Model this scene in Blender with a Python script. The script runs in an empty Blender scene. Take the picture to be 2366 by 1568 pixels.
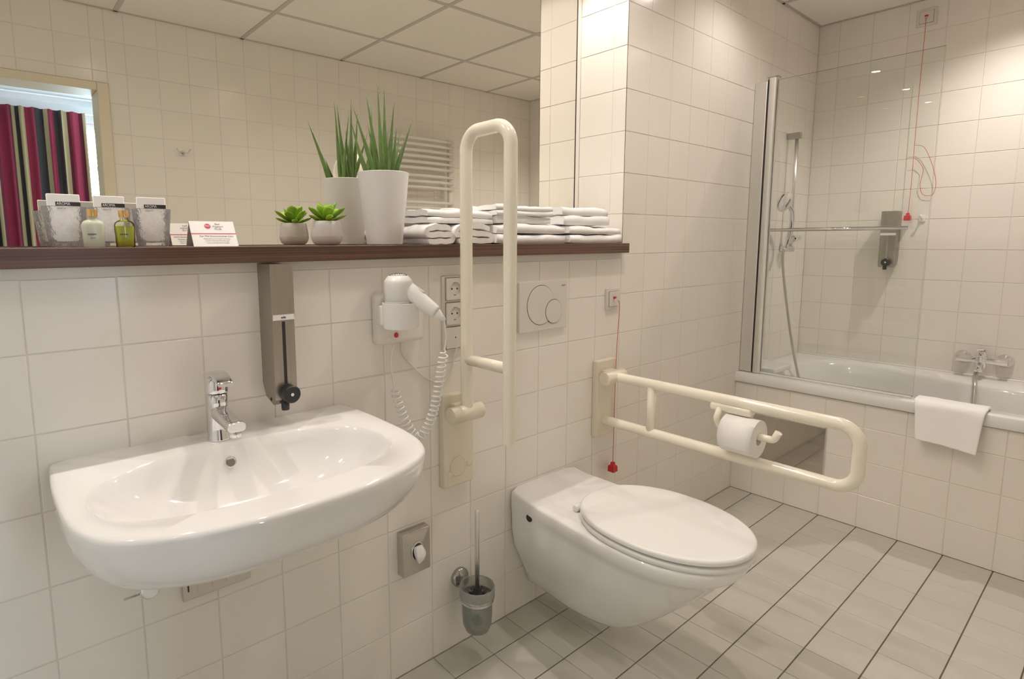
import bpy, bmesh, math, random
from mathutils import Vector, Matrix, noise
random.seed(7)
PI = math.pi
# ------------------------------------------------------------------ camera, world, lamps, exposure
W_, H_ = 2366.0, 1568.0
FPX, PCX, PCY = 1330.04, 1183.0 - 106.2, 784.0 - 56.97
YAW, PITCH, ROLL = 0.69729, -0.12675, -0.00412
CAM = Vector((-0.0478, -1.2926, 1.2501))
sc = bpy.context.scene
COL = sc.collection
_r = Vector((math.cos(YAW), -math.sin(YAW), 0))
FWD = Vector((math.sin(YAW)*math.cos(PITCH), math.cos(YAW)*math.cos(PITCH), math.sin(PITCH)))
_u = _r.cross(FWD)
RT = math.cos(ROLL)*_r + math.sin(ROLL)*_u
UP = -math.sin(ROLL)*_r + math.cos(ROLL)*_u
cd = bpy.data.cameras.new('camera')
cam = bpy.data.objects.new('camera', cd); COL.objects.link(cam)
cam.matrix_world = Matrix(((RT.x, UP.x, -FWD.x, CAM.x), (RT.y, UP.y, -FWD.y, CAM.y), (RT.z, UP.z, -FWD.z, CAM.z), (0, 0, 0, 1)))
cd.sensor_width = 36.0; cd.lens = 36.0*FPX/W_
cd.shift_x = (W_/2-PCX)/W_; cd.shift_y = -(H_/2-PCY)/W_
cd.clip_start = 0.02
sc.camera = cam
def ray(px, py): return RT*((px-PCX)/FPX) - UP*((py-PCY)/FPX) + FWD
def atY(px, py, y=0.0): d = ray(px, py); return CAM + d*((y-CAM.y)/d.y)     # where the sight line meets the plane Y = y
def atX(px, py, x): d = ray(px, py); return CAM + d*((x-CAM.x)/d.x)
def atZ(px, py, z): d = ray(px, py); return CAM + d*((z-CAM.z)/d.z)
def proj(p):
    e = Vector(p)-CAM; z = e.dot(FWD)
    if z < .05: return (-9999, -9999)
    return (PCX+FPX*e.dot(RT)/z, PCY-FPX*e.dot(UP)/z)

wd = bpy.data.worlds.new('sky'); sc.world = wd; wd.use_nodes = True
wn = wd.node_tree.nodes; wl = wd.node_tree.links
bg = wn['Background']
bg.inputs['Color'].default_value = (0.62, 0.82, 1.0, 1); bg.inputs['Strength'].default_value = 18.0
sc.view_settings.view_transform = 'Standard'; sc.view_settings.look = 'None'
sc.view_settings.gamma = 1.0; sc.view_settings.use_curve_mapping = False
sc.view_settings.exposure = 0.0
cy = sc.cycles
cy.use_adaptive_sampling = True; cy.adaptive_threshold = 0.02
cy.max_bounces = 10; cy.diffuse_bounces = 6; cy.glossy_bounces = 6; cy.transmission_bounces = 8; cy.transparent_max_bounces = 12
cy.sample_clamp_indirect = 4.0; cy.blur_glossy = 0.6
cy.caustics_reflective = True; cy.caustics_refractive = False
try: cy.use_denoising = True; cy.denoiser = 'OPENIMAGEDENOISE'
except Exception: pass
CEIL = 2.40
WARM = (1.0, 0.91, 0.845)
LAMPS = [((-0.50, 0.065), 18, 112), ((0.16, 0.065), 16, 112), ((0.90, 0.065), 18, 112), ((1.55, 0.065), 13, 112),
         ((3.165, -0.90), 37, 128), ((1.50, -0.50), 18, 160), ((0.60, -0.60), 7, 165), ((-0.35, -0.85), 3, 150), ((2.45, -0.34), 10, 150)]  # lamps after the bathtub one are unseen fill, added to lift the room
lamp_roots = []
for i, ((lx, ly), pw, ang) in enumerate(LAMPS):
    ld = bpy.data.lights.new('downlight_or_fill_beam', 'SPOT')
    ld.energy = pw; ld.color = WARM; ld.shadow_soft_size = 0.014
    ld.spot_size = math.radians(ang); ld.spot_blend = 0.45 if i < 4 else (1.0 if i == 4 else 0.85)
    lo = bpy.data.objects.new('downlight_or_fill_beam', ld); COL.objects.link(lo)
    lamp_roots.append((lx, ly, lo))
# daylight enters through the bedroom window: a portal helps the sampler find the sky
pd = bpy.data.lights.new('window_portal', 'AREA'); pd.shape = 'RECTANGLE'; pd.size = 1.9; pd.size_y = 1.6
pd.cycles.is_portal = True
po = bpy.data.objects.new('window_portal', pd); COL.objects.link(po)
po.location = (1.0, -4.22, 1.5); po.rotation_euler = (PI/2, 0, 0)

# ------------------------------------------------------------------ materials
MAT = {}
def mat(name, col, rough=0.5, metal=0.0, spec=0.5, trans=0.0, ior=1.5, coat=0.0, var=0.03, nscale=30.0, bump=0.0, bscale=200.0, sheen=0.0, sss=0.0, alpha=1.0, objvar=0.0, emit=None):
    m = bpy.data.materials.new(name); m.use_nodes = True
    nt = m.node_tree; N = nt.nodes; L = nt.links; b = N['Principled BSDF']
    b.inputs['Roughness'].default_value = rough; b.inputs['Metallic'].default_value = metal
    b.inputs['Specular IOR Level'].default_value = spec; b.inputs['Transmission Weight'].default_value = trans
    b.inputs['IOR'].default_value = ior; b.inputs['Coat Weight'].default_value = coat; b.inputs['Coat Roughness'].default_value = 0.04
    b.inputs['Sheen Weight'].default_value = sheen; b.inputs['Subsurface Weight'].default_value = sss
    if sss: b.inputs['Subsurface Radius'].default_value = (.02, .01, .006)
    tc = N.new('ShaderNodeTexCoord'); nz = N.new('ShaderNodeTexNoise'); nz.inputs['Scale'].default_value = nscale; nz.inputs['Detail'].default_value = 4
    L.new(tc.outputs['Object'], nz.inputs['Vector'])
    mp = N.new('ShaderNodeMapRange'); mp.inputs['To Min'].default_value = 1-var; mp.inputs['To Max'].default_value = 1+var
    L.new(nz.outputs['Fac'], mp.inputs['Value'])
    fac = mp.outputs['Result']
    if objvar:
        oi = N.new('ShaderNodeObjectInfo'); mr = N.new('ShaderNodeMapRange'); mr.inputs['To Min'].default_value = 1-objvar; mr.inputs['To Max'].default_value = 1+objvar
        L.new(oi.outputs['Random'], mr.inputs['Value'])
        mu = N.new('ShaderNodeMath'); mu.operation = 'MULTIPLY'; L.new(fac, mu.inputs[0]); L.new(mr.outputs['Result'], mu.inputs[1]); fac = mu.outputs[0]
    vm = N.new('ShaderNodeVectorMath'); vm.operation = 'SCALE'; vm.inputs[0].default_value = col[:3]; L.new(fac, vm.inputs['Scale'])
    L.new(vm.outputs['Vector'], b.inputs['Base Color'])
    if bump:
        n2 = N.new('ShaderNodeTexNoise'); n2.inputs['Scale'].default_value = bscale; n2.inputs['Detail'].default_value = 6
        L.new(tc.outputs['Object'], n2.inputs['Vector'])
        bp = N.new('ShaderNodeBump'); bp.inputs['Strength'].default_value = bump; bp.inputs['Distance'].default_value = 0.002
        L.new(n2.outputs['Fac'], bp.inputs['Height']); L.new(bp.outputs['Normal'], b.inputs['Normal'])
    if emit:
        b.inputs['Emission Color'].default_value = (*emit[0], 1); b.inputs['Emission Strength'].default_value = emit[1]
    MAT[name] = m
    return m
mat('wall_tile', (.87, .828, .765), .17, spec=.4, var=.012, nscale=5, bump=.035, bscale=9, objvar=.012)
mat('grout', (.77, .73, .67), .8, bump=.2, bscale=400)
mat('floor_tile', (.57, .55, .49), .42, spec=.4, var=.05, nscale=22, bump=.06, bscale=150, objvar=.035)
mat('floor_grout', (.22, .175, .13), .85, bump=.2, bscale=400)
mat('ceiling_panel', (.90, .865, .80), .75, var=.02, bump=.12, bscale=500)
mat('ceiling_rail', (.58, .55, .50), .5)
mat('ceramic', (.88, .87, .86), .07, spec=.55, coat=.5, var=.006, nscale=4)
mat('bath_acrylic', (.86, .855, .84), .1, spec=.5, coat=.4, var=.006, nscale=4)
mat('chrome', (.80, .80, .82), .06, 1.0, var=.01)
mat('case_chrome', (.60, .575, .54), .13, 1.0, var=.02)
mat('dark_chrome', (.46, .45, .44), .18, 1.0, var=.03)
mat('aluminium', (.83, .82, .80), .33, 1.0, var=.02, nscale=80)
mat('mirror_glass', (.95, .94, .885), .0, 1.0, var=.0)
mat('hatch_mirror', (.60, .57, .53), .05, 1.0, var=.02)
mat('white_plastic', (.86, .85, .83), .28, var=.01)
mat('off_white_plastic', (.80, .765, .70), .32, var=.01)
mat('wall_plate_plastic', (.74, .70, .64), .3, var=.01)
mat('cream_bar', (.90, .85, .72), .16, spec=.6, coat=.35, var=.012)
mat('cream_plate', (.80, .735, .60), .28, var=.012, sss=.1)
mat('red_plastic', (.62, .02, .03), .3)
mat('red_cord', (.62, .06, .08), .6)
mat('black_plastic', (.018, .018, .02), .35)
mat('dark_gap', (.06, .05, .045), .9)
mat("towel", (.97, .965, .955), .95, spec=.1, sheen=.6, var=.02, nscale=60, bump=.35, bscale=420)
mat('paper', (.90, .89, .88), .7, var=.01)
mat('toilet_paper', (.88, .86, .84), .95, var=.015, nscale=90, bump=.25, bscale=300)
mat('black_print', (.03, .025, .025), .5)
mat('grey_print', (.35, .34, .36), .6)
mat('red_print', (.60, .06, .10), .5)
mat('white_print', (.88, .88, .88), .6)
mat('soap_pale', (.70, .73, .60), .22, sss=.3)
mat('soap_green', (.86, .90, .13), .2, sss=.5)
mat('gold_cap', (.75, .48, .20), .25, .8)
mat('plant_leaf', (.13, .22, .06), .38, var=.35, nscale=70, objvar=.25)
mat('succulent_leaf', (.30, .52, .04), .35, var=.15, nscale=60, objvar=.25, sss=.15)
mat('leaf_tip', (.40, .30, .12), .5)
mat('pot_white', (.84, .83, .82), .4, var=.01)
mat('pot_grey', (.58, .55, .52), .45, var=.08, nscale=40, bump=.08)
mat('pot_band', (.66, .63, .58), .6, var=.08, nscale=50)
mat('soil', (.09, .06, .04), .95, var=.4, nscale=150, bump=.8, bscale=300)
mat('radiator_white', (.86, .84, .80), .25, coat=.2, var=.01)
mat('door_frame_paint', (.78, .70, .54), .35, var=.02)
mat('bedroom_wall', (.80, .82, .82), .8)
mat('bedroom_floor', (.30, .22, .18), .7, var=.2, bump=.3)
mat('white_board', (.85, .85, .85), .4)
mat('bristle', (.03, .03, .035), .5)
mat('hose_grey', (.60, .57, .54), .3, .7, var=.05, nscale=300)
mat('lamp_emit', (1, .9, .8), .5, emit=((1, .82, .62), 60.0))
mat('blue_dot', (.05, .08, .45), .3)

def nodes(name, rough=.5):
    m = bpy.data.materials.new(name); m.use_nodes = True; MAT[name] = m
    b = m.node_tree.nodes['Principled BSDF']; b.inputs['Roughness'].default_value = rough
    return m.node_tree.nodes, m.node_tree.links, b
# dark zebrano shelf wood: long grain along X
N, L, b = nodes('shelf_wood', .38)
tc = N.new('ShaderNodeTexCoord'); mpn = N.new('ShaderNodeMapping'); mpn.inputs['Scale'].default_value = (1.2, 60, 260)
nz = N.new('ShaderNodeTexNoise'); nz.inputs['Scale'].default_value = 1.0; nz.inputs['Detail'].default_value = 5; nz.inputs['Roughness'].default_value = .6
cr = N.new('ShaderNodeValToRGB'); e = cr.color_ramp.elements
e[0].position = .30; e[0].color = (.05, .02, .014, 1); e[1].position = .72; e[1].color = (.215, .115, .08, 1)
L.new(tc.outputs['Object'], mpn.inputs['Vector']); L.new(mpn.outputs['Vector'], nz.inputs['Vector']); L.new(nz.outputs['Fac'], cr.inputs['Fac']); L.new(cr.outputs['Color'], b.inputs['Base Color'])
# brushed steel: fine vertical brushing
N, L, b = nodes('brushed_steel', .34)
b.inputs['Metallic'].default_value = 1.0
tc = N.new('ShaderNodeTexCoord'); mpn = N.new('ShaderNodeMapping'); mpn.inputs['Scale'].default_value = (900, 900, 8)
nz = N.new('ShaderNodeTexNoise'); nz.inputs['Scale'].default_value = 1.0
cr = N.new('ShaderNodeValToRGB'); e = cr.color_ramp.elements
e[0].position = .3; e[0].color = (.37, .34, .30, 1); e[1].position = .7; e[1].color = (.43, .395, .35, 1)
L.new(tc.outputs['Object'], mpn.inputs['Vector']); L.new(mpn.outputs['Vector'], nz.inputs['Vector']); L.new(nz.outputs['Fac'], cr.inputs['Fac']); L.new(cr.outputs['Color'], b.inputs['Base Color'])
# striped curtain cloth
N, L, b = nodes('curtain_cloth', .85)
tc = N.new('ShaderNodeTexCoord'); sx = N.new('ShaderNodeSeparateXYZ'); L.new(tc.outputs['UV'], sx.inputs['Vector'])
mm = N.new('ShaderNodeMath'); mm.operation = 'FRACT'; ms = N.new('ShaderNodeMath'); ms.operation = 'MULTIPLY'; ms.inputs[1].default_value = 1/.80
L.new(sx.outputs['X'], ms.inputs[0]); L.new(ms.outputs[0], mm.inputs[0])
cr = N.new('ShaderNodeValToRGB'); cr.color_ramp.interpolation = 'CONSTANT'
red, cream, dark, wine = (.33, .03, .065, 1), (.50, .38, .20, 1), (.045, .035, .035, 1), (.14, .02, .035, 1)
seq = [(0, dark), (.10, cream), (.17, wine), (.22, red), (.36, wine), (.40, cream), (.46, dark), (.52, cream), (.58, red), (.72, dark), (.84, cream), (.89, red)]
for k, (p, c) in enumerate(seq):
    el = cr.color_ramp.elements[k] if k < 2 else cr.color_ramp.elements.new(p)
    el.position = p; el.color = c
L.new(mm.outputs[0], cr.inputs['Fac']); L.new(cr.outputs['Color'], b.inputs['Base Color'])
def thin_glass(name, tint, rough=.0, ior=1.5, milk=0.0, milkcol=(.9, .9, .9), bump=0, bscale=60):
    N, L, b = nodes(name); m = MAT[name]; out = N['Material Output']; N.remove(b)
    tr = N.new('ShaderNodeBsdfTransparent'); tr.inputs['Color'].default_value = (*tint, 1)
    gl = N.new('ShaderNodeBsdfGlossy'); gl.inputs['Roughness'].default_value = rough
    fr = N.new('ShaderNodeFresnel'); fr.inputs['IOR'].default_value = ior
    mx = N.new('ShaderNodeMixShader'); L.new(fr.outputs[0], mx.inputs[0]); L.new(tr.outputs[0], mx.inputs[1]); L.new(gl.outputs[0], mx.inputs[2])
    res = mx.outputs[0]
    tc = N.new('ShaderNodeTexCoord'); vo = N.new('ShaderNodeTexNoise'); vo.inputs['Scale'].default_value = bscale; vo.inputs['Detail'].default_value = 3; vo.inputs['Distortion'].default_value = 1.2; L.new(tc.outputs['Object'], vo.inputs['Vector'])
    if milk:
        df = N.new('ShaderNodeBsdfTranslucent'); df.inputs['Color'].default_value = (*milkcol, 1); d2 = N.new('ShaderNodeBsdfDiffuse'); d2.inputs['Color'].default_value = (*milkcol, 1)
        ad = N.new('ShaderNodeMixShader'); ad.inputs[0].default_value = .5; L.new(df.outputs[0], ad.inputs[1]); L.new(d2.outputs[0], ad.inputs[2])
        m2 = N.new('ShaderNodeMixShader')
        mr = N.new('ShaderNodeMapRange'); mr.inputs['From Max'].default_value = .6; mr.inputs['To Min'].default_value = milk*.4; mr.inputs['To Max'].default_value = milk*1.5
        mr.inputs['From Min'].default_value = .35; mr.inputs['From Max'].default_value = .65; L.new(vo.outputs['Fac'], mr.inputs['Value']); L.new(mr.outputs[0], m2.inputs[0]); L.new(res, m2.inputs[1]); L.new(ad.outputs[0], m2.inputs[2]); res = m2.outputs[0]
    if bump:
        bp = N.new('ShaderNodeBump'); bp.inputs['Strength'].default_value = bump; bp.inputs['Distance'].default_value = .004
        L.new(vo.outputs['Fac'], bp.inputs['Height']); L.new(bp.outputs['Normal'], gl.inputs['Normal']); L.new(bp.outputs['Normal'], fr.inputs['Normal'])
    L.new(res, out.inputs['Surface'])
thin_glass('screen_glass', (.97, .985, .975), 0, 1.45)
thin_glass('clear_glass', (.985, .99, .97), 0, 1.45)
thin_glass('frosted', (.84, .86, .83), .25, 1.4, milk=.34, milkcol=(.78, .79, .76), bscale=900)
thin_glass('ice_glass', (1, 1, 1), .05, 1.36, milk=.10, milkcol=(.98, .98, .99), bump=.5, bscale=90)

# ------------------------------------------------------------------ mesh helpers
class MB:
    def __init__(s): s.v = []; s.f = []; s.sm = []; s.uv = None
    def add(s, vs, fs, smooth=True):
        o = len(s.v); s.v += [Vector(v) for v in vs]; s.f += [tuple(i+o for i in f) for f in fs]; s.sm += [smooth]*len(fs); return s
    def box(s, a, b, r=0.0, seg=2, rot=None, smooth=True):
        a = Vector(a); b = Vector(b); lo = Vector(map(min, a, b)); hi = Vector(map(max, a, b))
        bm = bmesh.new(); bmesh.ops.create_cube(bm, size=1.0)
        c = (lo+hi)/2; d = hi-lo
        for v in bm.verts: v.co = Vector((v.co.x*d.x, v.co.y*d.y, v.co.z*d.z))
        r = min(r, min(d)*.49)
        if r > 0: bmesh.ops.bevel(bm, geom=list(bm.edges), offset=r, segments=seg, profile=.5, affect='EDGES')
        if rot:
            for v in bm.verts: v.co = rot @ v.co
        for v in bm.verts: v.co += c
        bm.verts.index_update()
        bm.normal_update()
        o = len(s.v); s.v += [v.co.copy() for v in bm.verts]
        inv = rot.transposed() if rot else None
        for f in bm.faces:
            nn = inv @ f.normal if rot else f.normal
            s.f.append(tuple(v.index+o for v in f.verts)); s.sm.append(r > 0 and smooth and max(abs(nn.x), abs(nn.y), abs(nn.z)) < .999)
        bm.free(); return s
    def rings(s, rings, cap0=True, cap1=True, closed=True, smooth=True):
        n = len(rings[0]); vs = [p for r in rings for p in r]; fs = []
        for k in range(len(rings)-1):
            for i in range(n if closed else n-1):
                j = (i+1) % n; fs.append((k*n+i, k*n+j, (k+1)*n+j, (k+1)*n+i))
        o = len(s.v); s.add(vs, fs, smooth)
        if cap0: s.f.append(tuple(o+i for i in range(n))[::-1]); s.sm.append(False)
        if cap1: s.f.append(tuple(o+(len(rings)-1)*n+i for i in range(n))); s.sm.append(False)
        return s
    def lathe(s, prof, c=(0, 0, 0), n=32, axis='z', cap0=True, cap1=True):
        c = Vector(c); R = []
        for (r, h) in prof:
            ring = []
            for i in range(n):
                a = 2*PI*i/n; x, y = r*math.cos(a), r*math.sin(a)
                p = Vector((x, y, h)) if axis == 'z' else (Vector((h, x, y)) if axis == 'x' else Vector((x, -h, y)))
                ring.append(c+p)
            R.append(ring)
        return s.rings(R, cap0, cap1)
    def tube(s, path, r, n=12, cap=True, rs=None):
        P = [Vector(p) for p in path]; m = len(P); R = []
        T = []
        for i in range(m):
            t = (P[min(i+1, m-1)]-P[max(i-1, 0)]); T.append(t.normalized())
        up = Vector((0, 0, 1)) if abs(T[0].z) < .9 else Vector((1, 0, 0))
        a = T[0].cross(up).normalized()
        for i in range(m):
            a = (a - T[i]*a.dot(T[i])).normalized(); b = T[i].cross(a)
            rr = rs[i] if rs else r
            R.append([P[i]+a*math.cos(2*PI*k/n)*rr+b*math.sin(2*PI*k/n)*rr for k in range(n)])
        return s.rings(R, cap, cap)
    def grid(s, fn, nu, nv, smooth=True):
        vs = [fn(i/nu, j/nv) for j in range(nv+1) for i in range(nu+1)]
        fs = [(j*(nu+1)+i, j*(nu+1)+i+1, (j+1)*(nu+1)+i+1, (j+1)*(nu+1)+i) for j in range(nv) for i in range(nu)]
        return s.add(vs, fs, smooth)
def fillet(pts, r, n=8):
    P = [Vector(p) for p in pts]; out = [P[0]]
    for i in range(1, len(P)-1):
        a = (P[i-1]-P[i]); b = (P[i+1]-P[i]); la, lb = a.length, b.length; a.normalize(); b.normalize()
        ang = a.angle(b)
        if ang > PI-.02: out.append(P[i]); continue
        d = min(r/math.tan(ang/2), la*.49, lb*.49); rr = d*math.tan(ang/2)
        c = P[i]+(a+b).normalized()*(rr/math.sin(ang/2)); p0 = P[i]+a*d; p1 = P[i]+b*d
        v0 = p0-c; v1 = p1-c; w = v0.angle(v1)
        for k in range(n+1):
            t = k/n; out.append(c+(v0*math.sin((1-t)*w)+v1*math.sin(t*w))/math.sin(w))
    out.append(P[-1]); return out
def smooth_path(pts, k=8):
    P = [Vector(p) for p in pts]; out = []
    for i in range(len(P)-1):
        p0 = P[max(i-1, 0)]; p1 = P[i]; p2 = P[i+1]; p3 = P[min(i+2, len(P)-1)]
        for j in range(k):
            t = j/k; out.append(.5*((2*p1)+(p2-p0)*t+(2*p0-5*p1+4*p2-p3)*t*t+(3*p1-p0-3*p2+p3)*t**3))
    out.append(P[-1]); return out
def wloc(o):
    v = Vector((0, 0, 0))
    while o is not None: v = v+Vector(o.location); o = o.parent
    return v
def finish(me, material):
    for m_ in (material if isinstance(material, (list, tuple)) else [material]): me.materials.append(MAT[m_])
def obj(name, mb, material, parent=None, loc=None, label=None):
    if parent is None and loc is None:
        lo = Vector((min(v.x for v in mb.v), min(v.y for v in mb.v), min(v.z for v in mb.v))); hi = Vector((max(v.x for v in mb.v), max(v.y for v in mb.v), max(v.z for v in mb.v)))
        loc = Vector(((lo.x+hi.x)/2, (lo.y+hi.y)/2, lo.z))
    base = wloc(parent) if parent is not None else Vector((0, 0, 0))
    off = base if loc is None else (Vector(loc))
    me = bpy.data.meshes.new(name)
    me.from_pydata([tuple(v-off) for v in mb.v], [], mb.f)
    for p, sm in zip(me.polygons, mb.sm): p.use_smooth = sm
    if mb.uv:
        uvl = me.uv_layers.new(name='UVMap')
        for lp in me.loops: uvl.data[lp.index].uv = mb.uv[lp.vertex_index]
    me.validate(); me.update()
    finish(me, material)
    o = bpy.data.objects.new(name, me); COL.objects.link(o)
    if parent is not None: o.parent = parent
    o.location = off-base
    if label: o['label'] = label
    return o
def autosmooth(o, deg=35):
    me = o.data
    bm = bmesh.new(); bm.from_mesh(me)
    for e_ in bm.edges:
        if len(e_.link_faces) == 2 and e_.calc_face_angle(0) > math.radians(deg): e_.smooth = False
    bm.to_mesh(me); bm.free()
    return o
def tag(o, label=None, cat=None, group=None, kind=None):
    if label: o['label'] = label
    if cat: o['category'] = cat
    if group: o['group'] = group
    if kind: o['kind'] = kind
    return o
def thing(name, label, cat, loc, group=None):
    o = bpy.data.objects.new(name, None); COL.objects.link(o); o.location = loc; o.empty_display_size = .05
    return tag(o, label, cat, group)
def struct(name, mb, material, parent=None):
    o = obj(name, mb, material, parent)
    if parent is None: o['kind'] = 'structure'
    return o
def text(body, size, loc, xdir, updir, material, parent, name='lettering', depth=.0004, align='CENTER', squash=1.0):
    cu = bpy.data.curves.new('t', 'FONT'); cu.body = body; cu.size = size; cu.align_x = align; cu.align_y = 'CENTER'; cu.extrude = depth; cu.resolution_u = 3
    to = bpy.data.objects.new('t', cu); COL.objects.link(to)
    dg = bpy.context.evaluated_depsgraph_get(); me = bpy.data.meshes.new_from_object(to.evaluated_get(dg))
    bpy.data.objects.remove(to, do_unlink=True)
    x = Vector(xdir).normalized(); u = Vector(updir).normalized(); z = x.cross(u)
    M = Matrix(((x.x*squash, u.x, z.x, 0), (x.y*squash, u.y, z.y, 0), (x.z*squash, u.z, z.z, 0), (0, 0, 0, 1)))
    me.transform(M); me.materials.clear(); finish(me, material); me.name = name
    o = bpy.data.objects.new(name, me); COL.objects.link(o); o.parent = parent; o.location = Vector(loc)-wloc(parent)
    return o

# ------------------------------------------------------------------ tiles
P_ = 0.15
tile_cache = {}
def tile_mesh(w, h, t, bev, m):
    key = (round(w, 4), round(h, 4), t, m)
    if key in tile_cache: return tile_cache[key]
    a, b = w/2, h/2; s = bev
    vs = [(-a+s, -b+s, 0), (a-s, -b+s, 0), (a-s, b-s, 0), (-a+s, b-s, 0), (-a, -b, -s*.7), (a, -b, -s*.7), (a, b, -s*.7), (-a, b, -s*.7), (-a, -b, -t), (a, -b, -t), (a, b, -t), (-a, b, -t)]
    fs = [(0, 1, 2, 3)]
    for i in range(4):
        j = (i+1) % 4; fs += [(4+i, 4+j, j, i), (8+i, 8+j, 4+j, 4+i)]
    me = bpy.data.meshes.new('tile'); me.from_pydata(vs, [], fs); finish(me, m); tile_cache[key] = me
    return me
def tiles(parent, O, U, V, us, vs, m='wall_tile', gap=.0026, gapu=None, t=.006, bev=.0012, skip=None, see=None, tilt=.0016, name='tile', limit=300):
    """individual tiles on the plane O + u*U + v*V; those the view does not reach are one joined field"""
    O = Vector(O); U = Vector(U); V = Vector(V); Nn = U.cross(V)
    base = wloc(parent); rest = MB(); singles = []; gapu = gapu or gap
    for i in range(len(us)-1):
        for j in range(len(vs)-1):
            u0, u1, v0, v1 = us[i], us[i+1], vs[j], vs[j+1]
            if skip and skip((u0+u1)/2, (v0+v1)/2): continue
            c = O+U*(u0+u1)/2+V*(v0+v1)/2
            big = u1-u0 > .02 and v1-v0 > .02
            if big and (see is None or see(c)): singles.append((c, u1-u0, v1-v0))
            else:
                w, h = (u1-u0-gapu)/2, (v1-v0-gap)/2
                if w <= 0 or h <= 0: continue
                q = [c+U*x*w+V*y*h for x, y in ((-1, -1), (1, -1), (1, 1), (-1, 1))]
                rest.add(q+[p-Nn*t for p in q], [(0, 1, 2, 3), (4, 5, 1, 0), (5, 6, 2, 1), (6, 7, 3, 2), (7, 4, 0, 3)], False)
    if len(singles) > limit:
        singles.sort(key=lambda s: (s[0]-CAM).length)
        for c, a, b2 in singles[limit:]:
            w, h = (a-gapu)/2, (b2-gap)/2
            q = [c+U*x*w+V*y*h for x, y in ((-1, -1), (1, -1), (1, 1), (-1, 1))]
            rest.add(q+[p-Nn*t for p in q], [(0, 1, 2, 3), (4, 5, 1, 0), (5, 6, 2, 1), (6, 7, 3, 2), (7, 4, 0, 3)], False)
        singles = singles[:limit]
    R = Matrix((U, V, Nn)).transposed()
    for c, a, b2 in singles:
        o = bpy.data.objects.new(name, tile_mesh(a-gapu, b2-gap, t, bev, m)); COL.objects.link(o); o.parent = parent
        E = R @ Matrix.Rotation(random.gauss(0, tilt), 3, 'X') @ Matrix.Rotation(random.gauss(0, tilt), 3, 'Y')
        o.rotation_euler = E.to_euler(); o.location = c-base
    if rest.v:
        o = obj(name+'_field', rest, m, parent); o['kind'] = 'stuff'
    return len(singles)
def in_view(c, mg=70):
    x, y = proj(c); return -mg < x < W_+mg and -mg < y < H_+mg
MIR = 0.2133            # plane of the mirror's face
def in_mirror(c, mg=60):
    x, y = proj((c.x, 2*MIR-c.y, c.z)); return -mg < x < 1260+mg and -mg < y < 575+mg
def rng(a, b, step=P_, start=0.0):
    k = math.ceil((a-start)/step-1e-6); out = [a] if (start+k*step)-a > 1e-4 else []
    while start+k*step < b-1e-4: out.append(start+k*step); k += 1
    out.append(b); return out

XL, XR, YO = -0.90, 3.5585, -1.745
XB = 2.795             # face of the bath front
NX = 1.80              # right cheek of the mirror niche
SH0, SH1 = 1.206, 1.2415
# ---- sink wall with its niche
w = MB()
w.box((XL-.1, .0016, -.1), (XR+.15, .36, 1.206))
w.box((NX+.0016, .0016, 1.206), (XR+.15, .36, CEIL+.15))
w.box((XL-.1, .2205, 1.206), (NX+.0016, .36, CEIL+.15))
wb = struct('wall_back', w, 'grout')
tiles(wb, (0, 0, 0), (1, 0, 0), (0, 0, 1), rng(XL, NX), [k*P_ for k in range(8)]+[1.186], see=in_view)
tiles(wb, (0, 0, 0), (1, 0, 0), (0, 0, 1), [NX]+rng(NX+.15, XR), [k*P_ for k in range(9)], see=in_view)
tiles(wb, (0, 0, 0), (1, 0, 0), (0, 0, 1), [NX]+rng(NX+.15, XR), [k*P_ for k in range(8, 17)], see=lambda c: in_view(c, 0))
tiles(wb, (NX, 0, 0), (0, -1, 0), (0, 0, 1), [-.2125, -.06, 0.0], [1.2425]+[k*P_ for k in range(9, 17)], see=in_view)
# note: cheek tiles face -X
# ---- bath side wall, apron, opposite wall, left wall
w = MB(); w.box((XR+.0016, -1.9, -.1), (XR+.15, .004, CEIL+.15)); wr = struct('wall_right', w, 'grout')
tiles(wr, (XR, 0, 0), (0, -1, 0), (0, 0, 1), rng(0, -YO, start=.702-4*P_-P_), [.60]+[k*P_ for k in range(5, 17)], see=in_view)
HY0, HY1, HZ0, HZ1 = -.417, -.097, .153, .412
w = MB(); w.box((XB+.0016, YO, 0), (XB+.04, 0, .555)); wa = struct('wall_bath_front', w, 'grout')
tiles(wa, (XB, 0, 0), (0, -1, 0), (0, 0, 1), rng(0, -YO, start=.255), [0, .15, .30, .45, .553], see=in_view)
w = MB()
DX0, DX1, DZ = -.42, .462, 2.002
w.box((XL-.1, YO-.16, -.1), (DX0-.05, YO-.0016, CEIL+.15)); w.box((DX1+.045, YO-.16, -.1), (XR+.15, YO-.0016, CEIL+.15)); w.box((DX0-.05, YO-.16, DZ+.035), (DX1+.045, YO-.0016, CEIL+.15))
wf = struct('wall_front', w, 'grout')
for xa, xb, zs in ((DX1+.052, XR, [k*P_ for k in range(17)]), (DX0-.052, DX1+.052, [DZ+.042]+[k*P_ for k in range(14, 17)]), (XL, DX0-.052, [k*P_ for k in range(17)])):
    tiles(wf, (0, YO, 0), (-1, 0, 0), (0, 0, 1), [-x for x in rng(xa, xb)][::-1], zs, see=in_mirror)
w = MB(); w.box((XL-.15, YO-.16, -.1), (XL-.0016, .36, CEIL+.15)); wlft = struct('wall_left', w, 'grout')
tiles(wlft, (XL, YO, 0), (0, 1, 0), (0, 0, 1), rng(0, -YO), [k*P_ for k in range(17)], see=lambda c: False)
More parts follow.
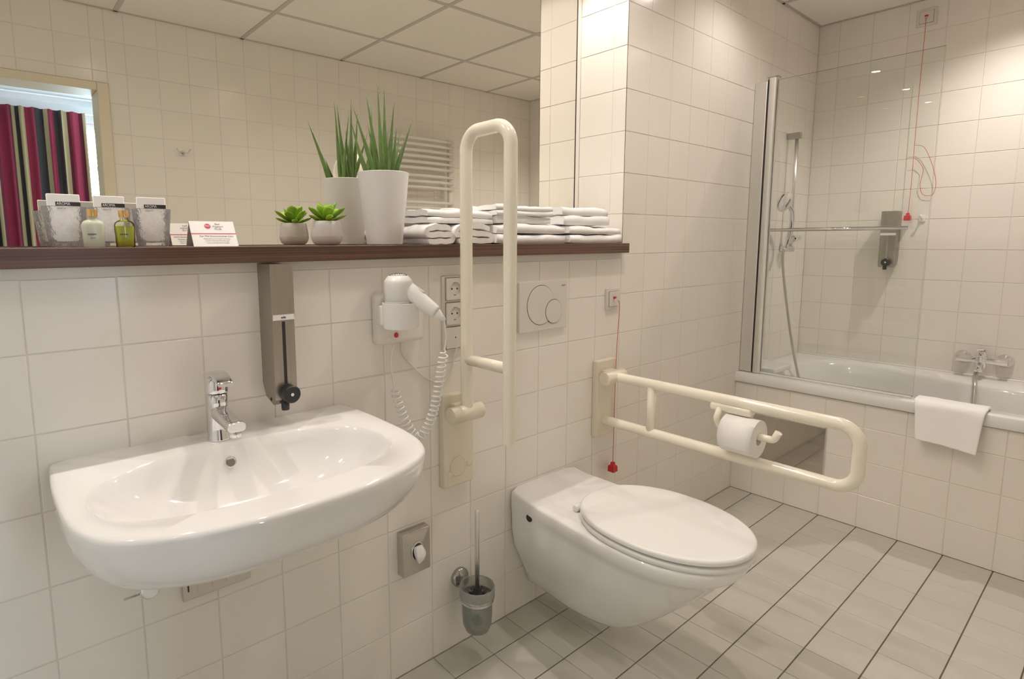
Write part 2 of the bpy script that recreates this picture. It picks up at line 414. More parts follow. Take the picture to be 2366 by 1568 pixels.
# ---- floor
w = MB(); w.box((XL-.1, YO-.16, -.08), (XR+.1, .1, -.004)); fl = struct('floor', w, 'floor_grout')
tiles(fl, (0, 0, 0), (1, 0, 0), (0, 1, 0), rng(XL, XB), [-y for y in rng(0, -YO, start=.108)][::-1], m='floor_tile', gap=.0038, gapu=.0014, see=lambda c: in_view(c, 120), bev=.001, tilt=.001)
# ---- suspended ceiling: 62.5 cm panels in a visible rail grid
w = MB(); w.box((XL-.1, YO-.16, CEIL+.03), (XR+.1, .36, CEIL+.08)); ce = struct('ceiling', w, 'ceiling_panel')
gx = [XL]+[1.82+.625*k for k in range(-4, 3)]+[XR]; gy = [YO, -1.2575, -.632, 0]
for i in range(len(gx)-1):
    for j in range(3):
        q = MB()
        hx = [(gx[i]+.009), (gx[i+1]-.009)]; hy = [gy[j]+.009, gy[j+1]-.009]
        q.box((hx[0], hy[0], CEIL+.002), (hx[1], hy[1], CEIL+.02), .003, 1)
        obj('ceiling_panel', q, 'ceiling_panel', ce)
q = MB(); q.box((XL, .0, CEIL+.002), (NX, MIR, CEIL+.02)); obj('ceiling_panel', q, 'ceiling_panel', ce)
for x in gx[1:-1]: q = MB(); q.box((x-.011, YO, CEIL-.0015), (x+.011, 0, CEIL+.02)); obj('grid_rail', q, 'ceiling_rail', ce)
for y in gy[1:-1]: q = MB(); q.box((XL, y-.011, CEIL-.001), (XR, y+.011, CEIL+.019)); obj('grid_rail', q, 'ceiling_rail', ce)
for a, b in (((XL, YO, CEIL-.0015), (XR, YO+.012, CEIL+.02)), ((NX, -.012, CEIL-.0015), (XR, 0, CEIL+.02)), ((XR-.012, YO, CEIL-.001), (XR, 0, CEIL+.019)), ((NX-.01, 0, CEIL-.0015), (NX, MIR, CEIL+.02))):
    q = MB(); q.box(a, b); obj('edge_rail', q, 'ceiling_rail', ce)
for i, (lx, ly, lo) in enumerate(lamp_roots):
    t = thing('ceiling_downlight_or_fill', 'small recessed downlight in the ceiling, %s' % ['above the left end of the shelf', 'above the basin', 'above the plants on the shelf', 'above the towels on the shelf', 'above the bathtub', 'added as unseen fill in front of the flush plate wall', 'added as unseen fill in front of the basin wall', 'added as unseen fill by the bathroom door', 'added as unseen fill between the toilet and the bathtub'][i], 'lamp', (lx, ly, CEIL), 'recessed ceiling downlights')
    q = MB(); q.lathe([(.030, -.001), (.042, -.001), (.043, -.004), (.030, -.006), (.028, .004)], (lx, ly, CEIL), 24, cap0=False, cap1=False); obj('trim_ring', q, 'white_plastic', t)
    q = MB(); q.lathe([(.0001, -.0005), (.028, -.0005)], (lx, ly, CEIL), 20, cap0=False, cap1=False); obj('lamp_lens', q, 'lamp_emit', t)
    lo.parent = t; lo.location = (0, 0, -.012)

# ---- niche: mirror, edge strip, shelf
m_ = MB(); m_.box((XL, MIR, 1.243), (1.7745, MIR+.005, CEIL), .0008, 1)
tag(obj('wall_mirror', m_, 'mirror_glass'), 'large frameless mirror filling the niche above the dark wood shelf', 'mirror')
m_ = MB(); m_.box((1.777, MIR-.001, 1.243), (NX-.0005, MIR+.006, CEIL)); struct('trim_1', m_, 'wall_tile')
m_ = MB(); m_.box((1.7752, MIR-.002, 1.243), (1.7772, MIR+.006, CEIL)); struct('trim_4', m_, 'dark_gap')
m_ = MB(); m_.box((XL, .0, 1.188), (NX, .004, 1.2055)); struct('trim_2', m_, 'wall_plate_plastic')
m_ = MB(); m_.box((NX-.0005, -.0012, 1.243), (NX+.0012, .0005, CEIL-.001)); struct('trim_3', m_, 'dark_chrome')
m_ = MB(); m_.box((XL+.001, -.033, SH0), (NX+.001, MIR, SH1), .0012, 2)
tag(obj('wall_shelf', m_, 'shelf_wood'), 'long dark brown striped wood shelf running below the mirror', 'shelf')

# ------------------------------------------------------------------ door opening, bedroom beyond it
dr = thing('door_1', None, None, (.02, YO, 0)); dr['kind'] = 'structure'
q = MB()
q.box((DX1, YO-.17, 0), (DX1+.052, YO+.012, DZ+.04), .003, 1); q.box((DX0-.052, YO-.17, 0), (DX0, YO+.012, DZ+.04), .003, 1); q.box((DX0, YO-.17, DZ), (DX1, YO+.011, DZ+.04), .003, 1)
obj('door_frame', q, 'door_frame_paint', dr)
q = MB(); q.box((DX0-.035, YO-.95, .01), (DX0+.005, YO-.17, DZ), .003, 1); dl = obj('door_leaf', q, 'door_frame_paint', dr)
q = MB(); q.tube(fillet([(DX0+.005, YO-.89, 1.05), (DX0+.05, YO-.89, 1.05), (DX0+.05, YO-.78, 1.05)], .01, 5), .008, 10); obj('door_handle', q, 'chrome', dl)
BY = -4.15
w = MB(); w.box((-1.6, BY, -.08), (2.6, YO-.16, -.004)); struct('floor_bedroom', w, 'bedroom_floor')
w = MB(); w.box((-1.6, BY-.1, 2.42), (2.6, YO-.16, 2.5)); struct('ceiling_bedroom', w, 'bedroom_wall')
WX0, WX1, WZ0, WZ1 = .05, 1.95, .75, 2.25
w = MB(); w.box((-1.6, BY-.12, -.1), (WX0, BY, 2.5)); w.box((WX1, BY-.12, -.1), (2.6, BY, 2.5)); w.box((WX0, BY-.12, -.1), (WX1, BY, WZ0)); w.box((WX0, BY-.12, WZ1), (WX1, BY, 2.5))
w.box((-1.7, BY-.1, -.1), (-1.6, YO-.16, 2.5)); w.box((2.6, BY-.1, -.1), (2.7, YO-.16, 2.5))
w.box((-1.7, YO-.17, -.1), (XL-.1, YO-.1, 2.5)); w.box((-1.6, YO-.17, 2.4), (2.6, YO-.16, 2.5))
struct('wall_bedroom', w, 'bedroom_wall')
wi = thing('window_1', None, None, (1.0, BY, WZ0)); wi['kind'] = 'structure'
q = MB()
for a, b in (((WX0, BY-.09, WZ0), (WX0+.05, BY-.03, WZ1)), ((WX1-.05, BY-.09, WZ0), (WX1, BY-.03, WZ1)), ((WX0, BY-.09, WZ0), (WX1, BY-.03, WZ0+.05)), ((WX0, BY-.09, WZ1-.05), (WX1, BY-.03, WZ1)), ((.97, BY-.09, WZ0), (1.02, BY-.03, WZ1)), ((WX0, BY-.09, 1.86), (WX1, BY-.03, 1.90))):
    q.box(a, b, .004, 1)
obj('window_frame', q, 'white_board', wi)
q = MB(); q.box((WX0-.03, BY-.03, WZ0-.03), (WX1+.03, BY+.16, WZ0), .004, 1); obj('window_sill', q, 'white_board', wi)
q = MB(); q.box((-1.5, BY+.06, 2.30), (2.5, BY+.10, 2.36), .003, 1); tag(obj('curtain_rail', q, 'white_board'), 'white curtain rail board above the striped curtain', 'rail')
def curtain(x0, x1, name, label):
    q = MB(); nu, nv = 150, 10; uv = []
    for j in range(nv+1):
        for i in range(nu+1):
            u = i/nu; v = j/nv; x = x0+(x1-x0)*u
            ph = (x-x0)*2*PI/.085
            amp = .022+.010*v
            y = BY+.10+.03+amp*math.sin(ph+.5*math.sin(x*23))+.006*math.sin(ph*2.3+v*2)
            q.v.append(Vector((x+.006*math.cos(ph)*v, y, 2.30-v*2.24))); uv.append((x*1.75-.06+.012*math.sin(ph*.7), v))
    for j in range(nv):
        for i in range(nu):
            a = j*(nu+1)+i; q.f.append((a, a+1, a+nu+2, a+nu+1)); q.sm.append(True)
    q.uv = uv
    o = obj(name, q, 'curtain_cloth'); tag(o, label, 'curtain')
    md = o.modifiers.new('thick', 'SOLIDIFY'); md.thickness = .002
    return o
curtain(-1.1, .70, 'window_curtain', 'crimson, cream and black striped curtain seen through the door in the mirror')

# ------------------------------------------------------------------ washbasin
BX = .323
def arc_pts(n=64):                                   # closed outline, parametrised like the measured rim
    left = [(.017, 0), (.0145, -.03), (.0120, -.07), (.0095, -.13), (.0100, -.20), (.0125, -.27), (.021, -.329), (.0406, -.382), (.0765, -.419), (.125, -.445), (.178, -.4615), (.2375, -.471), (.323, -.4745)]
    full = left+[(2*BX-x, y) for x, y in left[:-1][::-1]]
    P3 = smooth_path([(x, y, 0) for x, y in full], 5)
    L_ = [0]
    for a, b in zip(P3, P3[1:]): L_.append(L_[-1]+(b-a).length)
    out = []
    for k in range(n):
        s = L_[-1]*k/(n-1); i = max(j for j in range(len(L_)) if L_[j] <= s+1e-9); i = min(i, len(P3)-2)
        t = (s-L_[i])/max(L_[i+1]-L_[i], 1e-9); out.append(P3[i].lerp(P3[i+1], t))
    return out
rim = arc_pts(96)
def bring(sx, sy, z, back=0.0): return [Vector((BX+(p.x-BX)*sx, p.y*sy+back, z)) for p in rim]
bowl_c, ba, bb = Vector((.314, -.252)), .268, .150
def bowl_ring(s, z, cx=0, cy=0, ex=2.45):
    out = []
    for p in rim:                                     # same angular order as the rim so the two rings bridge cleanly
        k = rim.index(p)/(len(rim)-1)
        out.append(None)
    return out
def sup(ang, a, b, e_): c, s_ = math.cos(ang), math.sin(ang); return (abs(c)**(2/e_)*a*(1 if c > 0 else -1), abs(s_)**(2/e_)*b*(1 if s_ > 0 else -1))
NB = 120
def outer_closed(sx, sy, z, n=NB):
    """closed ring (front D plus straight back), resampled by angle about the bowl centre"""
    poly = [(BX+(p.x-BX)*sx, p.y*sy) for p in rim]
    poly.append(poly[0]); c = (bowl_c.x, bowl_c.y*sy); ring = []
    for k in range(n):
        a = 2*PI*k/n; d = (math.cos(a), math.sin(a)); best = None
        for (x0, y0), (x1, y1) in zip(poly, poly[1:]):
            ex, ey = x1-x0, y1-y0; den = d[0]*ey-d[1]*ex
            if abs(den) < 1e-12: continue
            t = ((x0-c[0])*ey-(y0-c[1])*ex)/den; u = ((x0-c[0])*d[1]-(y0-c[1])*d[0])/den
            if t > 0 and -1e-6 <= u <= 1+1e-6 and (best is None or t > best): best = t
        ring.append(Vector((c[0]+d[0]*best, min(c[1]+d[1]*best, 0), z)))
    return ring
def inner(s, z, cx, cy, a=ba, b=bb, e_=2.5, n=NB):
    out = []
    for k in range(n):
        an = 2*PI*k/n
        c, s_ = math.cos(an), math.sin(an)
        r = 1/((abs(c)/a)**e_+(abs(s_)/b)**e_)**(1/e_)
        out.append(Vector((cx+c*r*s, cy+s_*r*s, z)))
    return out
ZR = .8415
R = []
for t_ in [i/13 for i in range(14)][::-1]:            # underside from the foot up to the rim
    a = t_*PI/2
    sc_ = max(.30, math.cos(a)**.48) if t_ < 1 else .30
    R.append(outer_closed(.30+.70*((sc_-.30)/.70), .36+.64*((sc_-.30)/.70), ZR-.018-.139*math.sin(a)))
R.append(outer_closed(1.002, 1.003, ZR-.008)); R.append(outer_closed(.999, .998, ZR-.003)); R.append(outer_closed(.990, .987, ZR)); R.append(outer_closed(.975, .972, ZR+.0005))
R.append(inner(1.012, ZR, bowl_c.x, bowl_c.y)); R.append(inner(.995, ZR-.0035, bowl_c.x, bowl_c.y)); R.append(inner(.975, ZR-.010, bowl_c.x, bowl_c.y-.001))
for s_, dz, ox, oy in ((.94, .024, .002, .0), (.89, .041, .005, .002), (.81, .061, .008, .004), (.70, .082, .012, .006), (.56, .100, .015, .008), (.40, .111, .016, .010), (.22, .117, .014, .012), (.08, .119, .012, .013)):
    R.append(inner(s_, ZR-dz, bowl_c.x+ox, bowl_c.y+oy, e_=2.5-.4*(1-s_)))
sink = thing('washbasin', 'wide white ceramic washbasin mounted on the tiled wall under the shelf', 'sink', (BX, 0, ZR-.19))
q = MB(); q.rings(R, True, False)
body = obj('basin_body', q, 'ceramic', sink); autosmooth(body, 50)
dc = R[-1]; cc = sum(dc, Vector())/len(dc)
q = MB(); q.lathe([(.0001, .003), (.018, .004), (.024, .002), (.026, -.002)], (cc.x, cc.y, cc.z), 24, cap0=False); obj('drain_plug', q, 'chrome', sink)
ov = atY(533, 1067, -.117); nrm = Vector((0, -.85, .5)).normalized()
q = MB(); ring = []
ax = Vector((1, 0, 0)); ay = nrm.cross(ax)
for rr, h in ((.0115, -.004), (.0115, .0018), (.0095, .0025), (.0085, .0005), (.0085, -.004)):
    ring.append([ov+nrm*h+ax*rr*math.cos(2*PI*k/24)+ay*rr*math.sin(2*PI*k/24) for k in range(24)])
q.rings(ring, False, False); ovr = obj('overflow_ring', q, 'chrome', sink)
q = MB(); q.rings([[ov-nrm*.0005+ax*rr*math.cos(2*PI*k/20)+ay*rr*math.sin(2*PI*k/20) for k in range(20)] for rr in (.0001, .0086)], False, False); obj('overflow_hole', q, 'dark_chrome', ovr)

# mixer tap on the basin
tp = Vector((.305, -.062, ZR))
tap = thing('basin_tap', 'chrome single lever mixer tap on the washbasin', 'tap', tp)
q = MB(); prof = [(.0265, .0), (.027, .003), (.0255, .006), (.0235, .03), (.022, .055), (.0215, .08), (.022, .098)]
R = []
for r_, h in prof:
    R.append([tp+Vector((r_*.92*math.cos(2*PI*k/28), r_*math.sin(2*PI*k/28)-.00*h, h)) for k in range(28)])
q.rings(R); obj('tap_body', q, 'chrome', tap)
q = MB(); R = []
for t_ in [i/10 for i in range(11)]:
    y = -.012-.105*t_; z = .060-.012*t_+(.004 if t_ > .85 else 0); hw = .0175-.001*t_; hh = .015-.006*t_
    R.append([tp+Vector((hw*sgn(math.cos(a))*abs(math.cos(a))**.6, y, z+hh*sgn(math.sin(a))*abs(math.sin(a))**.6)) if False else tp+Vector((hw*math.copysign(abs(math.cos(a))**.6, math.cos(a)), y, z+hh*math.copysign(abs(math.sin(a))**.6, math.sin(a)))) for a in [2*PI*k/24 for k in range(24)]])
q.rings(R); obj('spout', q, 'chrome', tap)
q = MB(); q.lathe([(.0115, 0), (.0115, -.012), (.009, -.0125)], tp+Vector((0, -.104, .043)), 20); obj('aerator', q, 'chrome', tap)
q = MB(); q.lathe([(.0215, .099), (.0222, .102), (.0215, .122), (.018, .130), (.010, .133)], tp, 28); lv = obj('lever_base', q, 'chrome', tap)
q = MB(); R = []
for t_ in [i/10 for i in range(11)]:
    y = .022-.085*t_; z = .134+.012*math.sin(min(1, t_*1.3)*PI*.55)-.020*t_*t_; hw = .0195-.004*t_; hh = .0065-.0035*t_
    R.append([tp+Vector((hw*math.copysign(abs(math.cos(a))**.5, math.cos(a)), y, z+hh*math.sin(a))) for a in [2*PI*k/20 for k in range(20)]])
q.rings(R); obj('lever', q, 'chrome', tap)
q = MB(); q.lathe([(.0001, .0006), (.0032, .0006), (.0036, 0)], tp+Vector((0, -.0215, .112)), 14, axis='y', cap0=False); obj('marker_dot', q, 'red_plastic', tap)
# angle valve and chrome tissue plate below
v0 = atY(345, 1368, -.055)
av = thing('angle_valve', 'small chrome shut-off valve just showing beneath the washbasin', 'valve', (v0.x, 0, v0.z))
q = MB(); q.lathe([(.024, 0), (.024, .004), (.009, .007), (.009, .06)], (v0.x, -.0005, v0.z+.014), 20, axis='y'); obj('valve_pipe', q, 'chrome', av)
q = MB(); q.lathe([(.016, 0), (.019, .003), (.019, .014), (.014, .02)], (v0.x, -.055, v0.z+.012), 20, axis='y'); obj('valve_knob', q, 'chrome', av)
q = MB(); q.tube([(v0.x, -.04, v0.z+.012), (v0.x, -.045, v0.z+.09)], .006, 10); obj('riser_pipe', q, 'chrome', av)
q = MB(); q.tube([(v0.x-.045, -.06, v0.z+.006), (v0.x, -.06, v0.z+.006)], .0018, 6); obj('pull_rod', q, 'dark_chrome', av)
a0 = atY(424, 1392, -.012); a1 = atY(570, 1343, -.012)
tb = thing('tissue_holder', 'flat chrome tissue holder on the tiles below the washbasin', 'tissue holder', ((a0.x+a1.x)/2, 0, .47))
q = MB(); q.box((a0.x, -.012, a0.z), (a0.x+.145, 0, a0.z+.125), .0015, 2); hb = obj('holder_plate', q, 'case_chrome', tb)
q = MB(); q.box((a0.x+.010, -.0128, a0.z+.02), (a0.x+.013, -.012, a0.z+.05)); obj('slot', q, 'dark_gap', tb)
for k in range(3):
    q = MB(); q.box((a0.x+.030+k*.03, -.0126, a0.z+.012), (a0.x+.0308+k*.03, -.0119, a0.z+.11)); obj('seam', q, 'dark_chrome', tb)

# ------------------------------------------------------------------ soap dispensers
def dispenser(O, U, N_, w_, label, print_, name='soap_dispenser', h=.300, d=.073):
    """O: wall point at the top centre; U: to the right when facing it; N_: out of the wall"""
    O = Vector(O); U = Vector(U); N_ = Vector(N_); Z = Vector((0, 0, 1))
    t = thing(name, label, 'dispenser', O-Z*h)
    def pt(u, n, z): return O+U*u+N_*n+Z*z
    a = w_/2
    # side profile: square top, chamfered lower back
    prof = [(0.0, 0), (d, 0), (d, -h), (d-.012, -h-.012), (.018, -h+.0), (0.0, -h+.03)]
    q = MB(); q.rings([[pt(u, n, z) for n, z in prof] for u in (-a, a)], True, True, smooth=False)
    obj('housing', q, 'brushed_steel', t)
    q = MB()
    for (u0, u1, n0, n1, z0, z1) in ((-a-.0006, a+.0006, d, d+.0012, -.001, -.115),):
        q.add([pt(u0, n0, z0), pt(u1, n0, z0), pt(u1, n0, z1), pt(u0, n0, z1), pt(u0, n1, z0), pt(u1, n1, z0), pt(u1, n1, z1), pt(u0, n1, z1)], [(4, 5, 6, 7), (0, 1, 5, 4), (1, 2, 6, 5), (2, 3, 7, 6), (3, 0, 4, 7)], False)
    obj('front_cover', q, 'brushed_steel', t)
    def slab(nm, u0, u1, z0, z1, n1, m):
        q = MB(); n0 = d-.001
        q.add([pt(u0, n0, z0), pt(u1, n0, z0), pt(u1, n0, z1), pt(u0, n0, z1), pt(u0, n1, z0), pt(u1, n1, z0), pt(u1, n1, z1), pt(u0, n1, z1)], [(4, 5, 6, 7), (0, 1, 5, 4), (1, 2, 6, 5), (2, 3, 7, 6), (3, 0, 4, 7)], False)
        return obj(nm, q, m, t)
    lb = slab('name_label', -a+.0015, a-.0005, -.1095, -.1215, d+.0018, 'paper')
    if print_: text(print_, .008, pt(0, d+.002, -.1155), U, Z, 'black_print', lb)
    slab('level_window', -.0035, .0035, -.125, -h+.035, d+.0006, 'black_print' if print_ else 'dark_chrome')
    def disc(nm, u, z, r, n0, n1, m, parent=t, nseg=28):
        q = MB(); R = []
        for rr, nn in ((r, n0), (r, n1-.002), (r-.002, n1), (.0003, n1)):
            R.append([pt(u+rr*math.cos(2*PI*k/nseg), nn, z+rr*math.sin(2*PI*k/nseg)) for k in range(nseg)])
        q.rings(R, True, True); return autosmooth(obj(nm, q, m, parent), 40)
    pb = disc('push_button', .004, -h+.014, .0195, d-.004, d+.024, 'black_plastic')
    disc('button_badge', .004, -h+.014, .0052, d+.023, d+.0245, 'white_plastic', pb, 16)
    q = MB(); R = []
    for zz, rr in ((-h+.006, .008), (-h-.012, .009), (-h-.024, .0085)):
        R.append([pt(-.003+rr*math.cos(2*PI*k/16), d-.002+rr*math.sin(2*PI*k/16), zz) for k in range(16)])
    q.rings(R); obj('outlet_nozzle', q, 'black_plastic', t)
    q = MB(); q.tube([pt(-.024, d-.028, -h-.001), pt(-.006, d-.004, -h-.006)], .005, 8); obj('pump_bracket', q, 'black_plastic', t)
    return t
d0 = atY(622, 611, -.073); d1 = atY(675, 611, -.073)
dispenser(((d0.x+d1.x)/2, 0, d0.z-.0005), (1, 0, 0), (0, -1, 0), d1.x-d0.x-.001, 'tall brushed steel soap dispenser under the shelf beside the washbasin', 'ada')
e0 = atX(2038, 488, XR-.073); e1 = atX(2075, 489, XR-.073); e2 = atX(2050, 612, XR-.073)
dispenser((XR, (e0.y+e1.y)/2, e0.z), (0, -1, 0), (-1, 0, 0), abs(e1.y-e0.y), 'brushed steel soap dispenser on the bath wall behind the glass screen', None, h=e0.z-e2.z)

# ------------------------------------------------------------------ hair dryer, sockets, flush plate, alarm cords
hd = thing('hair_dryer_holder', 'white wall bracket holding the hair dryer beside the sockets', 'holder', (.785, 0, .985))
q = MB(); q.box((.712, -.034, .985), (.862, 0, 1.118), .012, 3); obj('back_housing', q, 'off_white_plastic', hd)
q = MB(); R = []
cxh, cyh = .752, -.082
for r_, z in ((.041, 1.034), (.043, 1.038), (.045, 1.096), (.0455, 1.098), (.042, 1.0985), (.041, 1.090)):
    R.append([Vector((cxh+r_*1.06*math.cos(2*PI*k/36), cyh+.0+r_*math.sin(2*PI*k/36), z)) for k in range(36)])
q.rings(R, True, False); q.box((cxh-.040, -.06, 1.040), (cxh+.052, -.03, 1.090), .004, 2); autosmooth(obj('nozzle_cup', q, 'white_plastic', hd), 50)
c_ = atY(916, 774, -.0355); q = MB(); q.lathe([(.0062, 0), (.0070, .001), (.005, .003)], (c_.x, -.034, c_.z), 16, axis='y'); obj('indicator_lamp', q, 'red_plastic', hd, label='red indicator lamp')
q = MB(); q.box((.738, -.036, .994), (.748, -.0335, 1.004), .001, 1); obj('switch', q, 'white_plastic', hd)
dry = thing('hair_dryer', 'white hair dryer resting nozzle down in its wall holder', 'hair dryer', (cxh, cyh, 1.05))
q = MB(); hr = .0345; hx, hy = cxh-.006, cyh
q.lathe([(.030, 1.045), (.032, 1.06), (hr-.001, 1.075), (hr, 1.10), (hr, 1.102), (hr-.0006, 1.1025), (hr, 1.103), (hr+.001, 1.145), (hr+.0012, 1.152), (hr-.002, 1.157), (.026, 1.165), (.014, 1.170), (.0005, 1.1715)], (hx, hy, 0), 40, cap1=False)
autosmooth(obj('motor_head', q, 'white_plastic', dry), 60)
q = MB()
for ring_, n in ((.006, 8), (.011, 14), (.016, 20), (.021, 26)):
    for k in range(n):
        a = 2*PI*k/n; x, y = hx+ring_*math.cos(a), hy+ring_*math.sin(a); z = 1.1719-9.8*ring_**2
        q.box((x-.0009, y-.0009, z-.004), (x+.0009, y+.0009, z+.0005))
o = obj('air_grille', q, 'dark_gap', dry)
h0 = Vector((hx+.014, hy-.012, 1.132)); h1 = atY(1008, 722, -.155); h2 = atY(1026, 739, -.17)
q = MB(); path = [h0.lerp(h1, t) for t in (0, .15, .3, .5, .75, .93, 1)]; q.tube(path, .02, 24, rs=[.024, .0235, .0225, .0205, .0185, .0172, .0150]); hn = obj('handle', q, 'white_plastic', dry)
dn = (h1-h0).normalized(); sd = dn.cross(Vector((0, 0, 1))).normalized(); un = sd.cross(dn)
q = MB(); c_ = h0.lerp(h1, .32)+un*.0218-sd*.0; q.box((-.011, -.006, -.002), (.011, .006, .002), .0015, 1)
rotm = Matrix((dn, sd, un)).transposed()
q.v = [rotm @ v + c_ for v in q.v]; obj('rocker_switch', q, 'wall_plate_plastic', hn)
q = MB(); q.tube([h1.lerp(h2, t) for t in (-.1, .2, .55, 1, 1.1)], .01, 16, rs=[.0125, .012, .0085, .0065, .003]); obj('cable_relief', q, 'white_plastic', dry)
pp = [h2, atY(1031, 775, -.165), atY(1028, 805, -.160)]
coil = [atY(1027, 808, -.16), atY(1023, 830, -.155), atY(1018, 860, -.15), atY(1012, 900, -.145), atY(1003, 945, -.135), atY(988, 985, -.12), atY(972, 1008, -.11), atY(957, 1004, -.095), atY(941, 980, -.08), atY(926, 945, -.065), atY(916, 915, -.052), atY(910, 893, -.045)]
cp = smooth_path(coil, 60); n = len(cp)
Lc = [0]
for a, b in zip(cp, cp[1:]): Lc.append(Lc[-1]+(b-a).length)
tot = Lc[-1]; turns = 30; hel = []
fr = None; ref = Vector((0.6, 1, 0)).normalized()
steps = turns*12; i = 0
for k in range(steps+1):
    f = k/steps; s_ = tot*(f*.94+.06*f*f if True else f)
    while i < n-2 and Lc[i+1] < s_: i += 1
    t_ = (s_-Lc[i])/max(1e-9, Lc[i+1]-Lc[i]); p = cp[i].lerp(cp[i+1], min(1, t_)); T = (cp[min(i+1, n-1)]-cp[i]).normalized()
    ref = (ref-T*ref.dot(T)).normalized(); bi = T.cross(ref); a = f*turns*2*PI
    rr = .0108*min(1, f*30, (1-f)*30+.1)
    hel.append(p+ref*rr*math.cos(a)+bi*rr*math.sin(a))
e_ = [atY(905, 860, -.04), atY(903, 830, -.036), atY(908, 800, -.03), Vector((.775, -.022, .987))]
q = MB(); q.tube(smooth_path(pp, 6)+hel+smooth_path([hel[-1]]+e_, 5)[1:], .0022, 6); obj('coiled_cable', q, 'white_plastic', dry)
cb = MB(); k_ = [Vector((.80, -.012, .986)), atY(930, 815, -.006), atY(958, 850, -.005), atY(990, 876, -.005), atY(1022, 884, -.005), atY(1040, 860, -.006), atY(1048, 830, -.008), Vector((.992, -.012, .952))]
tag(obj('power_cable', MB().tube(smooth_path(k_, 8), .0027, 8), 'off_white_plastic'), 'thin white cable looping along the tiles from the dryer holder to the outlet', 'cable')

so = thing('wall_socket', 'vertical triple wall socket plate beside the raised grab rail', 'socket', (.983, 0, .945))
q = MB(); q.box((.942, -.009, .938), (1.024, 0, 1.153), .003, 2); obj('frame_plate', q, 'wall_plate_plastic', so)
for k, zc in enumerate((1.116, 1.045, .975)):
    q = MB(); q.box((.951, -.0098, zc-.0325), (1.015, -.0085, zc+.0325)); obj('recess_line', q, 'dark_gap', so)
    if k < 2:
        q = MB(); n = 40; sq = []; a_ = .0312
        for j in range(n):
            an = 2*PI*j/n+PI/4; m2 = max(abs(math.cos(an)), abs(math.sin(an))); sq.append((a_*math.cos(an)/m2, a_*math.sin(an)/m2))
        circ = [(.0195*math.cos(2*PI*j/n+PI/4), .0195*math.sin(2*PI*j/n+PI/4)) for j in range(n)]
        R = [[Vector((.983+x, y_, zc+z)) for x, z in pts] for pts, y_ in ((sq, -.009), (sq, -.0155), (circ, -.0155), (circ, -.0108))]
        q.rings(R, False, True, smooth=False); s1 = obj('socket_insert', q, 'wall_plate_plastic', so)
        for xx in (-.0095, .0095):
            q = MB(); q.lathe([(.0027, 0), (.0027, .0006)], (.983+xx, -.0108, zc), 12, axis='y'); obj('pin_hole', q, 'dark_gap', s1)
        for zz in (-.0178, .0178):
            q = MB(); q.box((.983-.003, -.0145, zc+zz-.0016), (.983+.003, -.0108, zc+zz+.0016)); obj('earth_clip', q, 'dark_chrome', s1)
    else:
        q = MB(); q.box((.952, -.0125, zc-.0312), (1.014, -.009, zc+.0312), .001, 1); s1 = obj('blank_cover', q, 'wall_plate_plastic', so)
        q = MB(); q.lathe([(.0022, 0), (.0022, .0006)], (.985, -.0125, zc), 10, axis='y'); obj('cover_screw', q, 'dark_gap', s1)

fp = thing('flush_plate', 'white toilet flush plate with two overlapping round buttons', 'flush plate', (1.363, 0, .957))
q = MB(); q.box((1.247, -.011, .957), (1.479, 0, 1.1205), .002, 2); pl = obj('plate', q, 'wall_plate_plastic', fp)
def fdisc(nm, x, z, r, n0, n1, m, parent):
    q = MB(); q.lathe([(r, n0), (r, n1), (.0003, n1)], (x, 0, z), 56, axis='y', cap0=False); return autosmooth(obj(nm, q, m, parent), 40)
fdisc('button_gap', 1.3465, 1.042, .0660, .010, .0112, 'dark_gap', fp); fdisc('large_button', 1.3465, 1.042, .0644, .010, .0125, 'wall_plate_plastic', fp)
fdisc('button_gap', 1.408, 1.017, .0412, .010, .0128, 'dark_gap', fp); fdisc('small_button', 1.408, 1.017, .0395, .010, .0140, 'wall_plate_plastic', fp)
text('GEBERIT', .006, (1.458, -.0112, 1.102), (1, 0, 0), (0, 0, 1), 'grey_print', pl)

def alarm(O, U, N_, name, label, cordpts, handle_at, cord_mat='red_cord', s=.040):
    O = Vector(O); U = Vector(U); N_ = Vector(N_); Z = Vector((0, 0, 1))
    t = thing(name, label, 'alarm cord', O)
    def slab(nm, u0, u1, z0, z1, n0, n1, m, par=t):
        pts = [O+U*u0+N_*n0+Z*z0, O+U*u1+N_*n1+Z*z1]; q = MB(); q.box(pts[0], pts[1], .002, 2); return obj(nm, q, m, par)
    slab('switch_frame', -s, s, -s, s, .0, .009, 'wall_plate_plastic')
    slab('gap_line', -.0285, .0285, -.0285, .0285, .008, .0095, 'dark_gap')
    slab('switch_insert', -.0275, .0275, -.0275, .0275, .008, .013, 'wall_plate_plastic')
    slab('red_marker', -.007, .007, .001, .009, .012, .018, 'red_plastic')
    slab('cord_exit', -.004, .004, -.012, .001, .012, .020, 'wall_plate_plastic')
    q = MB(); q.tube(cordpts, .0011, 6); obj('cord', q, cord_mat, t)
    H = Vector(handle_at); q = MB()
    q.rings([[H+Vector((a*x, a*y, z)) for x, y in ((1, 1), (-1, 1), (-1, -1), (1, -1))] for a, z in ((.006, .0), (.0065, -.008), (.007, -.010), (.0125, -.014), (.0135, -.034), (.012, -.037))], smooth=False)
    obj('pull_handle', q, 'red_plastic', t)
    return t
cx0 = (atY(1397, 690).x+atY(1431, 690).x)/2+.002
top = Vector((cx0+.008, -.019, 1.030)); hb_ = atY(1416, 1067, -.03)
alarm((cx0-.006, 0, 1.036), (1, 0, 0), (0, -1, 0), 'alarm_cord', 'red emergency pull cord hanging from a white switch above the toilet',
      smooth_path([top, Vector((cx0+.012, -.024, 1.0)), Vector((hb_.x+.002, -.03, .8)), hb_], 6), hb_)
